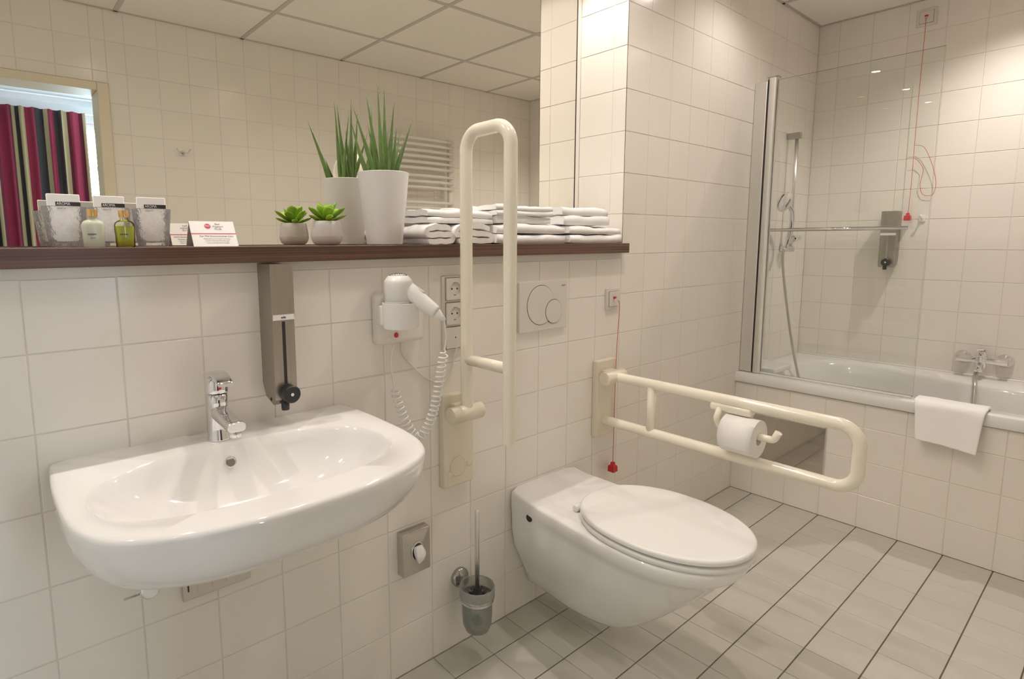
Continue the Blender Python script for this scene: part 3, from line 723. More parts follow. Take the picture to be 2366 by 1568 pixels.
b0 = atX(2141, 38, XR-.012); h_ = atX(2098, 492, XR-.03)
pts = [b0+Vector((-.008, 0, -.004)), atX(2137, 75, XR-.03), atX(2125, 200, XR-.03), atX(2113, 335, XR-.03), atX(2105, 430, XR-.03), h_]
al2 = alarm((XR, b0.y, b0.z-.002), (0, -1, 0), (-1, 0, 0), 'alarm_cord', 'red pull cord in a tangle beside the bath, hanging from near the ceiling', smooth_path(pts, 8), h_)
lp = smooth_path([atX(2113, 335, XR-.03), atX(2135, 340, XR-.025), atX(2152, 375, XR-.02), atX(2162, 415, XR-.015), atX(2158, 445, XR-.012), atX(2145, 452, XR-.01), atX(2130, 447, XR-.01), atX(2126, 425, XR-.012), atX(2133, 392, XR-.015), atX(2122, 372, XR-.02), atX(2113, 366, XR-.028)], 7)
q = MB(); q.tube(lp, .0011, 6); obj('cord_loop', q, 'red_cord', al2)
hk = atX(2131, 505, XR)
t = thing('robe_hook', 'small white hook on the bath wall below the tangled cord', 'hook', (XR, hk.y, hk.z))
q = MB(); q.box((XR-.006, hk.y-.013, hk.z-.016), (XR, hk.y+.013, hk.z+.016), .002, 2); obj('hook_plate', q, 'white_plastic', t)
q = MB(); q.tube(fillet([(XR-.005, hk.y, hk.z+.004), (XR-.03, hk.y, hk.z+.002), (XR-.034, hk.y, hk.z+.02)], .008, 5), .004, 10); obj('hook_arm', q, 'white_plastic', t)

# ------------------------------------------------------------------ folding grab rails
TR = .0175
def grab(xc, yp, zp, folded, label, plate_cx, pz0, pz1):
    t = thing('grab_rail', label, 'grab rail', (xc, 0, pz0))
    q = MB(); q.box((plate_cx-.057, -.024, pz0), (plate_cx+.057, 0, pz1), .005, 3); pla = obj('wall_plate', q, 'cream_plate', t)
    q = MB(); zc = pz0+.06 if folded else pz1-.045
    if folded:
        q.lathe([(.030, .023), (.030, .026), (.027, .0262), (.026, .0245)], (plate_cx-.005, 0, zc), 30, axis='y'); obj('plate_boss', q, 'cream_plate', pla)
        for dx in (-.035, .038):
            q = MB(); q.lathe([(.010, .023), (.010, .0255), (.008, .0258)], (plate_cx+dx, 0, zc-.02 if dx < 0 else zc+.0), 20, axis='y'); obj('screw_cap', q, 'cream_plate', pla)
    else:
        q.lathe([(.006, .023), (.006, .0255)], (plate_cx-.01, 0, pz1-.03), 16, axis='y'); obj('screw_cap', q, 'cream_plate', pla)
    q = MB(); q.lathe([(.022, -.060), (.0245, -.057), (.0245, .049), (.022, .052)], (xc, yp, zp), 30, axis='x'); autosmooth(obj('pivot_barrel', q, 'cream_plate', t), 40)
    q = MB(); q.box((plate_cx-.03, yp, zp-.02), (plate_cx+.03, -.02, zp+.02), .004, 2); obj('pivot_bracket', q, 'cream_plate', t)
    Lr, gap_ = .775, .1725
    def P(s, d): # s along the rail, d away from the first tube
        return Vector((xc, yp-d, zp+s)) if folded else Vector((xc, yp-s, zp-d))
    path = fillet([P(.0, 0), P(Lr, 0), P(Lr, gap_), P(-.045, gap_)], .052, 12)
    q = MB(); q.tube(path, TR, 24); autosmooth(obj('rail_tube', q, 'cream_bar', t), 60)
    q = MB(); q.tube([P(.155, 0), P(.155, gap_)], .0155, 20); obj('cross_tube', q, 'cream_bar', t)
    if not folded:
        q = MB(); q.lathe([(.0215, 0), (.0215, .004), (.019, .006)], P(-.005-.04, gap_)+Vector((0, 0, 0)), 24, axis='y'); obj('end_bumper', q, 'cream_plate', t)
    return t, P
grab(.980, -.068, .765, True, 'cream grab rail folded up against the wall between the sockets and flush plate', .986, .532, .812)
t2, PR = grab(1.690, -.062, .758, False, 'cream grab rail folded down beside the toilet, holding the toilet roll', 1.697, .527, .815)
# toilet roll holder clipped under the upper tube, and the roll
za, ya = .758, -.49
zu = .672
rh = thing('toilet_roll_holder', 'cream clip-on toilet roll arm under the lowered grab rail', 'toilet roll holder', (1.69, ya, .66))
q = MB(); q.box((1.670, -.560, za-.036), (1.710, -.432, za-.010), .009, 3); obj('clip', q, 'cream_bar', rh)
xr_ = 1.676
q = MB(); q.tube(fillet([(1.68, -.463, za-.024), (1.66, -.463, za-.055), (xr_, -.468, zu), (xr_, -.628, zu), (xr_, -.640, zu+.026)], .014, 6), .0105, 14); obj('arm', q, 'cream_bar', rh)
q = MB(); q.lathe([(.019, 0), (.056, 0), (.0565, .001), (.0565, .099), (.056, .1), (.019, .1), (.019, 0)], (xr_, -.487, zu-.008), 48, axis='y', cap0=False, cap1=False)
rl = autosmooth(obj('toilet_roll', q, 'toilet_paper', None, loc=(xr_, -.535, zu-.065)), 40)
tag(rl, 'white toilet roll hanging on the cream holder of the lowered grab rail', 'toilet roll')
q = MB(); q.grid(lambda u, v: Vector((xr_-.0572*math.cos(v*1.5-.9), -.487-.1*u, zu-.008-.0572*math.sin(v*1.5-.9)) if v*1.5-.9 < .35 else (xr_-.0572*math.cos(.35)+.015*(v*1.5-1.25), -.487-.1*u, zu-.008-.0572*math.sin(.35)-.05*(v*1.5-1.25))), 4, 20)
o = obj('loose_sheet', q, 'toilet_paper', rl); md = o.modifiers.new('s', 'SOLIDIFY'); md.thickness = .0006

# ------------------------------------------------------------------ toilet
TX = 1.378
def tring(z, hw_back, hw, yf, ym, n=72, ex=2.25, y0=0.0):
    """D-shaped outline: straight back on the wall, sides widening, elliptical front"""
    pts = []
    m2 = n//2
    for k in range(m2+1):                             # from left of the front to right
        a = PI+PI*k/m2; c, s_ = math.cos(a), math.sin(a)
        pts.append(Vector((TX+hw*math.copysign(abs(c)**(2/ex), c), ym+(ym-yf)*math.copysign(abs(s_)**(2/ex), s_), z)))
    rest = n-m2-1; side = rest//2-3
    R_ = []
    for k in range(1, side+1):
        t = k/side; e2 = t*t*(3-2*t); R_.append(Vector((TX+hw+(hw_back-hw)*e2, ym+(y0-.012-ym)*t, z)))
    bk = []
    nb = rest-2*side
    for k in range(nb): t = (k+.5)/nb; bk.append(Vector((TX+(hw_back-.012)*(1-2*t), y0, z)))
    Lf = [Vector((2*TX-p.x, p.y, z)) for p in R_[::-1]]
    return pts+R_+bk+Lf
wc = thing('toilet', 'white wall-hung toilet with closed lid below the flush plate', 'toilet', (TX, 0, .08))
spec = [(.082, .045, .060, -.34, -.18), (.084, .065, .078, -.365, -.19), (.10, .080, .090, -.392, -.20), (.14, .093, .106, -.440, -.22), (.19, .118, .128, -.492, -.25), (.25, .146, .152, -.550, -.29), (.31, .158, .170, -.607, -.34), (.355, .159, .174, -.645, -.38), (.376, .160, .178, -.668, -.41), (.388, .163, .189, -.686, -.42), (.410, .163, .192, -.696, -.43), (.420, .162, .191, -.697, -.43), (.4245, .160, .189, -.694, -.43), (.4265, .155, .184, -.688, -.43)]
q = MB(); q.rings([tring(*s_) for s_ in spec])
for v in q.v:
    if v.z > .39: v.z += .015*max(0, 1+v.y/.15)**1.5
body = obj('bowl', q, 'ceramic', wc); autosmooth(body, 60)
for sgn_ in (-1,):
    hp = atX(1224, 1196, TX-.1615); q = MB()
    q.lathe([(.0005, 0), (.011, 0), (.012, -.002), (.012, -.004)], hp, 20, axis='x', cap0=False)
    obj('fixing_hole', q, 'dark_gap', wc)
def lid_ring(z, s_, n=80, yc=-.452, hw=.193, yf=-.706, yb=-.215):
    out = []
    for k in range(n):
        a = 2*PI*k/n; c, sn = math.cos(a), math.sin(a)
        if sn < 0: x = hw*math.copysign(abs(c)**(2/2.1), c); y = (yc-yf)*-abs(sn)**(2/2.1)
        else: x = hw*math.copysign(abs(c)**(2/2.9), c); y = (yb-yc)*abs(sn)**(2/2.9); x *= 1-.24*(y/(yb-yc))**2
        out.append(Vector((TX+.006+x*s_, yc+y*s_, z)))
    return out
q = MB(); q.rings([lid_ring(.4270, .96), lid_ring(.4275, .985), lid_ring(.430, 1.0), lid_ring(.439, 1.002), lid_ring(.4425, .99), lid_ring(.4435, .93)]); obj('seat', q, 'white_plastic', wc)
q = MB(); q.rings([lid_ring(.4437, .90), lid_ring(.4500, .925), lid_ring(.4490, .985), lid_ring(.451, 1.0), lid_ring(.458, 1.0), lid_ring(.4625, .990), lid_ring(.4645, .965), lid_ring(.4655, .90), lid_ring(.4665, .6), lid_ring(.467, .2)]); autosmooth(obj('lid', q, 'white_plastic', wc), 50)
for s_ in (-1, 1):
    q = MB(); q.lathe([(.009, -.018), (.011, -.016), (.011, .016), (.009, .018)], (TX+.006+s_*.085, -.222, .437), 18, axis='x'); obj('hinge', q, 'white_plastic', wc)

# sanitary bag dispenser, toilet brush
bd = thing('bag_dispenser', 'square chrome dispenser with a white bag tuft, low on the wall', 'bag dispenser', (.824, 0, .32))
bx0, bx1, bz0, bz1 = .779, .8715, .318, .4445
q = MB(); q.box((bx0, -.030, bz0), (bx1, 0, bz1), .0015, 2); bxm, bzm = (bx0+bx1)/2, (bz0+bz1)/2; q.add([(bx0+.004, -.030, bz0+.004), (bx1-.004, -.030, bz0+.004), (bx1-.004, -.030, bz1-.004), (bx0+.004, -.030, bz1-.004), (bxm, -.0335, bzm)], [(0, 1, 4), (1, 2, 4), (2, 3, 4), (3, 0, 4)], False); obj('case', q, 'case_chrome', bd)
q = MB(); q.lathe([(.021, .0305), (.0235, .0338), (.021, .0348), (.019, .0338), (.017, .0338)], (.826, 0, .384), 32, axis='y', cap0=False); q.v = [Vector((.826+(v.x-.826)*.92, v.y, .384+(v.z-.384)*1.25)) for v in q.v]; obj('opening_rim', q, 'chrome', bd)
q = MB(); q.lathe([(.0005, .0342), (.0195, .0342)], (.826, 0, .384), 28, axis='y', cap0=False, cap1=False); q.v = [Vector((.826+(v.x-.826)*.92, v.y, .384+(v.z-.384)*1.25)) for v in q.v]; obj('opening', q, 'dark_gap', bd)
q = MB(); R = []
for t_ in [i/10 for i in range(11)]:
    z = .401-.050*t_; r_ = .0175*math.sin(PI*min(1, .12+t_*.9))**.6*(1-.25*t_)+.001; y = -.035-.012*math.sin(PI*t_*.8)
    R.append([Vector((.826+r_*math.cos(a)*(1+.18*math.sin(5*a+t_*3)), y+r_*.5*math.sin(a)*(1+.2*math.sin(4*a)), z)) for a in [2*PI*k/20 for k in range(20)]])
q.rings(R); tag(obj('hygiene_bag', q, 'paper'), 'white plastic bag tuft poking out of the square chrome dispenser', 'bag')

bc = Vector((1.0, -.088, 0)); zt = .237
bh = thing('brush_holder', 'frosted glass toilet brush cup on a round chrome wall mount', 'brush holder', (1.0, 0, .088))
q = MB(); q.lathe([(.029, 0), (.030, .002), (.030, .012), (.027, .016), (.02, .018), (.012, .022), (.012, .036)], (1.0, 0, .225), 32, axis='y'); autosmooth(obj('wall_mount', q, 'dark_chrome', bh), 40)
q = MB(); q.lathe([(.0495, .192), (.051, .194), (.051, .204), (.0495, .206)], (bc.x, bc.y, 0), 40, cap0=False, cap1=False); q.rings([], False, False) if False else None
o = obj('holder_ring', q, 'chrome', bh)
q = MB(); prof = [(.0005, .088), (.022, .090), (.036, .100), (.043, .118), (.045, .150), (.0455, .190), (.050, .196), (.0525, .204), (.053, .234), (.0515, .238), (.0495, .236), (.0490, .206), (.0465, .198), (.0420, .190), (.0412, .150), (.039, .120), (.032, .104), (.0005, .096)]
q.lathe(prof, (bc.x, bc.y, 0), 44, cap0=False, cap1=False); obj('glass_cup', q, 'frosted', bh)
br = thing('toilet_brush', 'toilet brush with a steel rod handle standing in its frosted cup', 'toilet brush', (bc.x, bc.y, .12))
q = MB(); q.lathe([(.0068, .15), (.0068, .466), (.006, .4695), (.0035, .471)], (bc.x, bc.y, 0), 18); obj('rod_handle', q, 'aluminium', br)
q = MB(); q.lathe([(.012, .112), (.030, .120), (.033, .15), (.034, .19), (.022, .206), (.007, .210)], (bc.x, bc.y, 0), 26); bhd = obj('brush_head', q, 'bristle', br)
q = MB()
for k in range(150):
    a = random.random()*2*PI; r0 = .004+random.random()*.006; r1 = .020+random.random()*.018; z = .196+random.random()*.008
    p0 = Vector((bc.x+r0*math.cos(a), bc.y+r0*math.sin(a), z)); p1 = Vector((bc.x+r1*math.cos(a+.1), bc.y+r1*math.sin(a+.1), z+.004+random.random()*.013))
    q.tube([p0, p1], .0006, 4)
o = obj('bristles', q, 'bristle', bhd); o['kind'] = 'stuff'

# ------------------------------------------------------------------ bathtub
BZ = .602
bt = thing('bathtub', 'white built-in bathtub behind a tiled front, along the right wall', 'bathtub', (3.17, YO/2, 0))
X0, X1, Y0, Y1 = XB-.012, XR-.0005, -.0005, YO+.0005
ctrl = [(2.905, -.16), (2.885, -.30), (2.875, -.60), (2.88, -1.10), (2.92, -1.50), (3.05, -1.66), (3.25, -1.64), (3.33, -1.45), (3.335, -1.15), (3.33, -.90), (3.37, -.72), (3.44, -.54), (3.475, -.40), (3.465, -.25), (3.38, -.14), (3.20, -.095), (3.02, -.105)]
cc_ = smooth_path([(x, y, 0) for x, y in ctrl]+[(ctrl[0][0], ctrl[0][1], 0)], 6)[:-1]
NBt = len(cc_); cen = Vector((3.12, -.86, 0))
def outer_rect(x0, x1, y0, y1, z):
    ring = []
    for p in cc_:
        d = (p-cen); ts = []
        if d.x > 0: ts.append((x1-cen.x)/d.x)
        if d.x < 0: ts.append((x0-cen.x)/d.x)
        if d.y > 0: ts.append((y0-cen.y)/d.y)
        if d.y < 0: ts.append((y1-cen.y)/d.y)
        t = min(ts); ring.append(Vector((cen.x+d.x*t, cen.y+d.y*t, z)))
    for cx_, cy_ in ((x0, y0), (x1, y0), (x0, y1), (x1, y1)):       # snap the nearest points to the corners
        k = min(range(NBt), key=lambda i: (ring[i].x-cx_)**2+(ring[i].y-cy_)**2); ring[k] = Vector((cx_, cy_, z))
    return ring
def ins(s, z, k=1.0, dx=0): return [Vector((cen.x+dx+(p.x-cen.x)*s, cen.y+(p.y-cen.y)*(1-(1-s)*k), z)) for p in cc_]
R = [outer_rect(X0+.002, X1, Y0, Y1, BZ-.046), outer_rect(X0, X1, Y0, Y1, BZ-.043), outer_rect(X0, X1, Y0, Y1, BZ-.008), outer_rect(X0+.003, X1, Y0, Y1, BZ-.002), outer_rect(X0+.009, X1, Y0, Y1, BZ),
     ins(1.03, BZ-.001), ins(1.0, BZ-.007), ins(.975, BZ-.022), ins(.93, BZ-.07, .8), ins(.88, BZ-.16, .8), ins(.82, BZ-.27, .8), ins(.76, BZ-.35, .9), ins(.66, BZ-.395, .9), ins(.4, BZ-.41), ins(.1, BZ-.412)]
q = MB(); q.rings(R, False, True); autosmooth(obj('tub_shell', q, 'bath_acrylic', bt), 45)
q = MB(); q.box((2.868, -.150, BZ-.004), (3.075, -.004, BZ+.024), .008, 3)
obj('corner_ledge', q, 'bath_acrylic', bt)
q = MB(); q.box((XR-.012, YO, BZ-.002), (XR, 0, BZ+.006), .003, 1); obj('sealant_strip', q, 'white_plastic', bt)
# inspection hatch set in the tiled bath front
ih = thing('inspection_hatch', 'rectangular mirror-finish access panel in the tiled bath front', 'panel', (XB, (HY0+HY1)/2, HZ0))
q = MB(); q.box((XB-.006, HY0, HZ0), (XB, HY1, HZ1), .001, 1); obj('mirror_panel', q, 'hatch_mirror', ih)
q = MB()
for a, b in (((XB-.008, HY0-.002, HZ0-.002), (XB, HY0+.002, HZ1+.002)), ((XB-.008, HY1-.002, HZ0-.002), (XB, HY1+.002, HZ1+.002)), ((XB-.008, HY0, HZ1-.002), (XB, HY1, HZ1+.002)), ((XB-.008, HY0, HZ0-.002), (XB, HY1, HZ0+.002))): q.box(a, b)
obj('panel_edge', q, 'aluminium', ih)

# glass screen
GX = 2.84
gs = thing('bath_screen', 'clear glass bath screen with an aluminium hinge profile at the wall', 'bath screen', (GX, 0, .604))
q = MB(); q.box((GX-.019, -.058, .604), (GX+.019, -.001, 1.985), .004, 3); obj('wall_profile', q, 'aluminium', gs)
q = MB(); R = []
for z in (.604, 1.995):
    R.append([Vector((GX+.019*math.copysign(abs(math.cos(a))**.7, math.cos(a)), -.079+.021*math.copysign(abs(math.sin(a))**.7, math.sin(a)), z)) for a in [2*PI*k/28 for k in range(28)]])
q.rings(R); autosmooth(obj('hinge_profile', q, 'aluminium', gs), 40)
q = MB(); q.box((GX-.020, -.102, 1.995), (GX+.020, -.056, 2.001), .002, 2); obj('end_cap', q, 'dark_chrome', gs)
q = MB(); q.box((GX-.003, -.0588, .604), (GX-.0175, -.0602, 1.99)); obj('profile_groove', q, 'dark_gap', gs)
q = MB(); q.box((GX-.003, -.704, .612), (GX+.003, -.098, 1.984), .0012, 2); obj('glass_pane', q, 'screen_glass', gs)
q = MB(); q.box((GX-.005, -.70, .603), (GX+.005, -.098, .612), .001, 1); obj('bottom_seal', q, 'white_plastic', gs, label='translucent yellowish bottom seal')
tr = thing('towel_rail', 'slim chrome towel rail fixed across the glass bath screen', 'towel rail', (GX-.04, -.38, 1.296))
q = MB(); q.tube([(GX-.045, -.122, 1.297), (GX-.045, -.648, 1.297)], .0075, 14); obj('rail', q, 'chrome', tr)
for y in (-.15, -.615):
    q = MB(); q.tube([(GX-.045, y, 1.297), (GX-.0035, y, 1.297)], .006, 12); obj('rail_post', q, 'chrome', tr)

# shower set on the sink-side wall
SX = 3.228
sr = thing('shower_rail', 'chrome riser rail for the hand shower, on the wall behind the glass screen', 'shower rail', (SX, 0, 1.20))
for z in (1.783, 1.205):
    q = MB(); q.box((SX-.014, -.066, z-.016), (SX+.014, 0, z+.016), .004, 2); obj('wall_bracket', q, 'dark_chrome' if z > 1.5 else 'chrome', sr)
q = MB(); q.tube([(SX, -.047, 1.20), (SX, -.047, 1.785)], .009, 18); obj('rail', q, 'aluminium', sr)
q = MB(); q.box((SX-.022, -.075, 1.245), (SX+.022, -.028, 1.275), .006, 2); q.tube([(SX, -.05, 1.26), (SX+.045, -.075, 1.262)], .012, 14); q.tube([(SX-.03, -.055, 1.235), (SX-.03, -.09, 1.262)], .013, 14); obj('slider', q, 'chrome', sr)
hs = thing('hand_shower', 'chrome hand shower hanging on the riser rail behind the glass', 'hand shower', (SX-.03, -.06, 1.24))
hc = atY(1812, 466, -.11); dirh = Vector((-.25, -.9, -.35)).normalized()
A = dirh.cross(Vector((0, 0, 1))).normalized(); B = A.cross(dirh)
q = MB(); R = []
for r_, h in ((.0005, -.016), (.020, -.016), (.040, -.009), (.048, .0), (.049, .006), (.045, .010), (.0005, .011)):
    R.append([hc+dirh*h+A*r_*math.cos(2*PI*k/30)+B*r_*math.sin(2*PI*k/30) for k in range(30)])
q.rings(R, False, False); obj('spray_head', q, 'chrome', hs)
q = MB(); q.tube(smooth_path([hc-dirh*.006, atY(1828, 485, -.10), atY(1829, 515, -.085), atY(1822, 550, -.07), atY(1815, 575, -.07)], 8), .0115, 16); obj('handle', q, 'chrome', hs)
q = MB(); q.tube(smooth_path([atY(1812, 575, -.07), atY(1808, 600, -.07), atY(1815, 680, -.09), atY(1828, 780, -.12), atY(1843, 862, -.15), atX(1850, 885, 3.22)], 8), .0065, 10); obj('hose', q, 'hose_grey', hs)
# bath mixer on the long wall
MY = -.812; mz = .688
bm_ = thing('bath_mixer', 'chrome bath mixer with two round wall flanges above the bathtub', 'tap', (XR, MY, .66))
for y, nm in ((-.738, 'wall_flange'), (-.889, 'wall_flange')):
    q = MB(); q.lathe([(.032, 0), (.033, -.003), (.031, -.010), (.022, -.020), (.016, -.028), (.016, -.05)], (XR, y, mz), 28, axis='x'); autosmooth(obj(nm, q, 'chrome', bm_), 50)
q = MB(); q.tube([(XR-.052, -.722, mz), (XR-.052, -.905, mz)], .0165, 22); obj('cross_body', q, 'chrome', bm_)
q = MB(); q.lathe([(.020, -.035), (.022, -.03), (.0225, .012), (.021, .016), (.0205, .018), (.021, .02), (.0205, .036), (.014, .044), (.0005, .046)], (XR-.056, MY, mz), 28); obj('cartridge_body', q, 'chrome', bm_)
q = MB(); R = []
for t_ in [i/8 for i in range(9)]:
    R.append([Vector((XR-.035-.075*t_, MY+(.018-.004*t_)*math.copysign(abs(math.cos(a))**.5, math.cos(a)), mz+.046+.010*math.sin(t_*PI*.6)+(.006-.003*t_)*math.sin(a))) for a in [2*PI*k/18 for k in range(18)]])
q.rings(R); obj('lever', q, 'chrome', bm_)
q = MB(); q.lathe([(.0005, -.0228), (.0035, -.0228)], (XR-.056, MY, mz+.028), 12, axis='x', cap0=False, cap1=False); obj('marker_dot', q, 'red_plastic', bm_)
q = MB(); q.tube([(XR-.075, MY, mz-.02), (XR-.10, MY, mz-.035), (XR-.104, MY, mz-.05)], .014, 16); obj('spout', q, 'chrome', bm_)
q = MB(); q.tube(smooth_path([(XR-.062, MY+.01, mz-.03), (XR-.072, MY+.010, .628), (XR-.12, MY+.006, .618), (XR-.19, MY-.004, .6165), (XR-.235, MY-.012, .606), (XR-.265, MY-.018, .56), (XR-.31, MY-.024, .44), (XR-.37, MY-.03, .28)], 8), .0085, 12, rs=None); obj('shower_hose', q, 'hose_grey', bm_)

# bath mat towel over the rim
q = MB(); ty0, ty1 = -.722, -.942
prof = [(2.872, .52), (2.872, .56), (2.868, .60), (2.862, .6085), (2.85, .6125), (2.82, .613), (2.795, .612), (2.779, .607), (2.770, .595), (2.766, .57), (2.762, .53), (2.758, .49), (2.755, .462)]
PF = smooth_path([(x, 0, z) for x, z in prof], 5)
def fn(u, v):
    f = v*(len(PF)-1); i = min(int(f), len(PF)-2); p = PF[i].lerp(PF[i+1], f-i)
    y = ty0+(ty1-ty0)*u; hang = max(0, (v-.55)/.45)
    y += hang*(-.022*(1-u)+.014*u)
    return Vector((p.x-.006*hang*math.sin(u*7+1), y, p.z-hang*.016*u+.002*noise.noise(Vector((u*6, v*9, 3)))))
q.grid(fn, 40, 60)
bm2 = obj('bath_mat', q, 'towel'); md = bm2.modifiers.new('s', 'SOLIDIFY'); md.thickness = .011; md.offset = 0
tag(bm2, 'folded white terry bath mat draped over the edge of the bathtub', 'bath mat')

# ------------------------------------------------------------------ things on the shelf
ST = SH1
def towel(name, label, group, x0, x1, y0, y1, z0, z1, layers, fold, seed, sag=0.0, skew=0.0, parent=None):
    """a folded towel: one continuous strip laid back and forth in 'layers', swept along the other axis"""
    rnd = random.Random(seed)
    H = z1-z0; t = H/layers; half = t*.46
    Lx = (x1-x0) if fold == 'x' else (y1-y0)
    cen_ = []
    for k in range(layers):
        z = t*(k+.5); off = rnd.uniform(-.03, .03)*Lx
        a, b = half+abs(off)*.4, Lx-half-abs(rnd.uniform(0, .03))*Lx
        seg = [(a+(b-a)*i/10, z+.0012*math.sin(i*1.3+seed+k)) for i in range(11)]
        if k % 2: seg = seg[::-1]
        if k: # rounded turn
            (xa, za_), (xb, zb_) = cen_[-1], seg[0]; s_ = 1 if k % 2 else -1
            for i in range(1, 6):
                an = PI*i/6; cen_.append(((xa+xb)/2+s_*math.sin(an)*half*.95, (za_+zb_)/2-math.cos(an)*(zb_-za_)/2))
        cen_ += seg
    C2 = [Vector((x, 0, z)) for x, z in cen_]; n = len(C2); up_, dn_ = [], []
    for i in range(n):
        T = (C2[min(i+1, n-1)]-C2[max(i-1, 0)]).normalized(); nn = Vector((-T.z, 0, T.x)); up_.append(C2[i]+nn*half); dn_.append(C2[i]-nn*half)
    outl = dn_+up_[::-1]; m2 = 14; Rr = []
    Wd = (y1-y0) if fold == 'x' else (x1-x0)
    for j in range(m2+1):
        f = j/m2; edge = min(f, 1-f)*m2; sh = .82 if edge < .5 else (.96 if edge < 1.5 else 1)
        ring = []
        for i2, p in enumerate(outl):
            cz = H/2; px_ = p.x; pz_ = p.z
            c2 = C2[i2] if i2 < n else C2[2*n-1-i2]
            px_ = c2.x+(p.x-c2.x)*sh; pz_ = c2.z+(p.z-c2.z)*sh
            d_ = f*Wd
            nzv = noise.noise(Vector((px_*11+seed*3.1, d_*11, (z0+pz_)*9)))*.0075+noise.noise(Vector((px_*38+seed, d_*38, pz_*50)))*.0018; px_ += noise.noise(Vector((d_*16, pz_*40, seed*2.3)))*.006
            zz = max(0.0005, pz_+nzv*(.3+pz_/H)-sag*math.sin(PI*f)*0+sag*((px_/Lx-.5)**2*4)*-1*(pz_/H))
            if fold == 'x': ring.append(Vector((x0+px_, y0+d_+skew*px_, z0+zz)))
            else: ring.append(Vector((x0+d_, y0+px_+skew*d_, z0+zz)))
        Rr.append(ring)
    q = MB(); q.rings(Rr)
    if fold == 'y' : q.f = [f[::-1] for f in q.f]
    o = obj(name, q, 'towel'); tag(o, label, 'towel', group)
    return o
G = 'folded white towels on the shelf'
towel('folded_towel', 'white folded towel nearest the tall plant pot, lower layer', G, .905, 1.003, .015, .195, ST, 1.300, 3, 'x', 1, sag=.010)
towel('folded_towel', 'white folded towel with curled layers, lower layer left of the inner rail tube', G, 1.006, 1.150, .010, .195, ST, 1.303, 3, 'x', 2, sag=.012)
towel('folded_towel', 'topmost white towel lying across the two leftmost towels', G, .920, 1.160, .02, .19, 1.302, 1.343, 2, 'y', 4, sag=.006, skew=-.04)
towel('folded_towel', 'thick white towel at the bottom of the middle pile', G, 1.158, 1.478, -.014, .19, ST, 1.274, 1, 'y', 5, sag=.0)
towel('folded_towel', 'second white towel from the bottom of the middle pile', G, 1.160, 1.472, -.016, .19, 1.2735, 1.308, 1, 'y', 6, sag=.008)
towel('folded_towel', 'second white towel from the top of the middle pile', G, 1.175, 1.418, .006, .18, 1.3045, 1.329, 1, 'y', 7)
towel('folded_towel', 'topmost white towel of the middle pile', G, 1.168, 1.425, .002, .18, 1.3285, 1.364, 2, 'y', 8, sag=.004)
towel('folded_towel', 'bottom white towel of the right pile by the niche cheek', G, 1.492, 1.788, -.022, .18, ST, 1.274, 1, 'y', 9)
towel('folded_towel', 'second white towel from the bottom of the right pile', G, 1.490, 1.782, -.020, .18, 1.2735, 1.304, 1, 'y', 10, sag=.008)
towel('folded_towel', 'second white towel from the top of the right pile', G, 1.480, 1.735, -.004, .17, 1.3035, 1.337, 1, 'y', 11)
towel('folded_towel', 'topmost white towel of the right pile', G, 1.475, 1.728, .0, .17, 1.3365, 1.370, 1, 'y', 12, sag=.008)

# tall potted snake plant
pc = Vector((.826, .105, ST)); zt_ = 1.4365
tpz = thing('potted_snake_plant', 'tall spiky green plant in a tapered white pot on the shelf', 'plant', pc)
q = MB(); q.lathe([(.046, 0), (.0495, .002), (.0515, .02), (.0705, .194), (.0712, .1965), (.0695, .1975), (.068, .195), (.064, .15)], pc, 48, cap1=False); pt_ = autosmooth(obj('pot', q, 'pot_white', tpz), 50)
q = MB(); q.lathe([(.066, .175), (.0005, .178)], pc, 32, cap0=False, cap1=False); obj('soil', q, 'soil', tpz)
def leaf_blade(base, tip, w0, bend, parent, m='plant_leaf', seed=0):
    base = Vector(base); tip = Vector(tip); rnd = random.Random(seed); q = MB(); n = 16
    ax_ = (tip-base); side = ax_.cross(Vector((0, 0, 1)));
    if side.length < 1e-4: side = Vector((1, 0, 0))
    side.normalize(); R = []; pl_ = []
    for i in range(n+1):
        t = i/n; p = base.lerp(tip, t)+side*bend*math.sin(PI*t)+Vector((rnd.uniform(-1, 1), rnd.uniform(-1, 1), 0))*.0
        pl_.append(p)
    rs = [max(.0004, w0*(1-(i/n)**1.7)*(.78+.22*math.sin(PI*min(1, i/n*1.6)))) for i in range(n+1)]
    q.tube(pl_, w0, 8, rs=rs); return obj('leaf', q, m, parent)
S_ = .2614
leaves = [((940, 820), (805, 372), .10, .0060), ((1008, 820), (820, 238), .08, .0066), ((1040, 822), (940, 138), .13, .0072), ((1030, 822), (955, 400), .15, .0050), ((1085, 822), (1040, 48), .09, .0066), ((1108, 822), (1100, 72), .12, .0070), ((1133, 822), (1122, 555), .07, .0042), ((1150, 822), (1190, 208), .11, .0066), ((1172, 822), (1210, 425), .08, .0056), ((1182, 822), (1245, 440), .14, .0045), ((1206, 822), (1350, 374), .09, .0066), ((960, 822), (985, 225), .15, .0050), ((1060, 822), (1010, 600), .07, .0045)]
for k, ((bx_, by_), (tx_, ty_), yy, wd_) in enumerate(leaves):
    b = atY(600+bx_*S_, 180+by_*S_, pc.y+(yy-.105)*.8); tpt = atY(600+tx_*S_, 180+ty_*S_, yy)
    b2 = b+(b-tpt).normalized()*.018; 
    d2 = Vector((b2.x-pc.x, b2.y-pc.y)); 
    if d2.length > .058: b2.x = pc.x+d2.x*.058/d2.length; b2.y = pc.y+d2.y*.058/d2.length
    leaf_blade(b2, tpt, wd_*1.2, random.uniform(-.006, .006), tpz, seed=k)

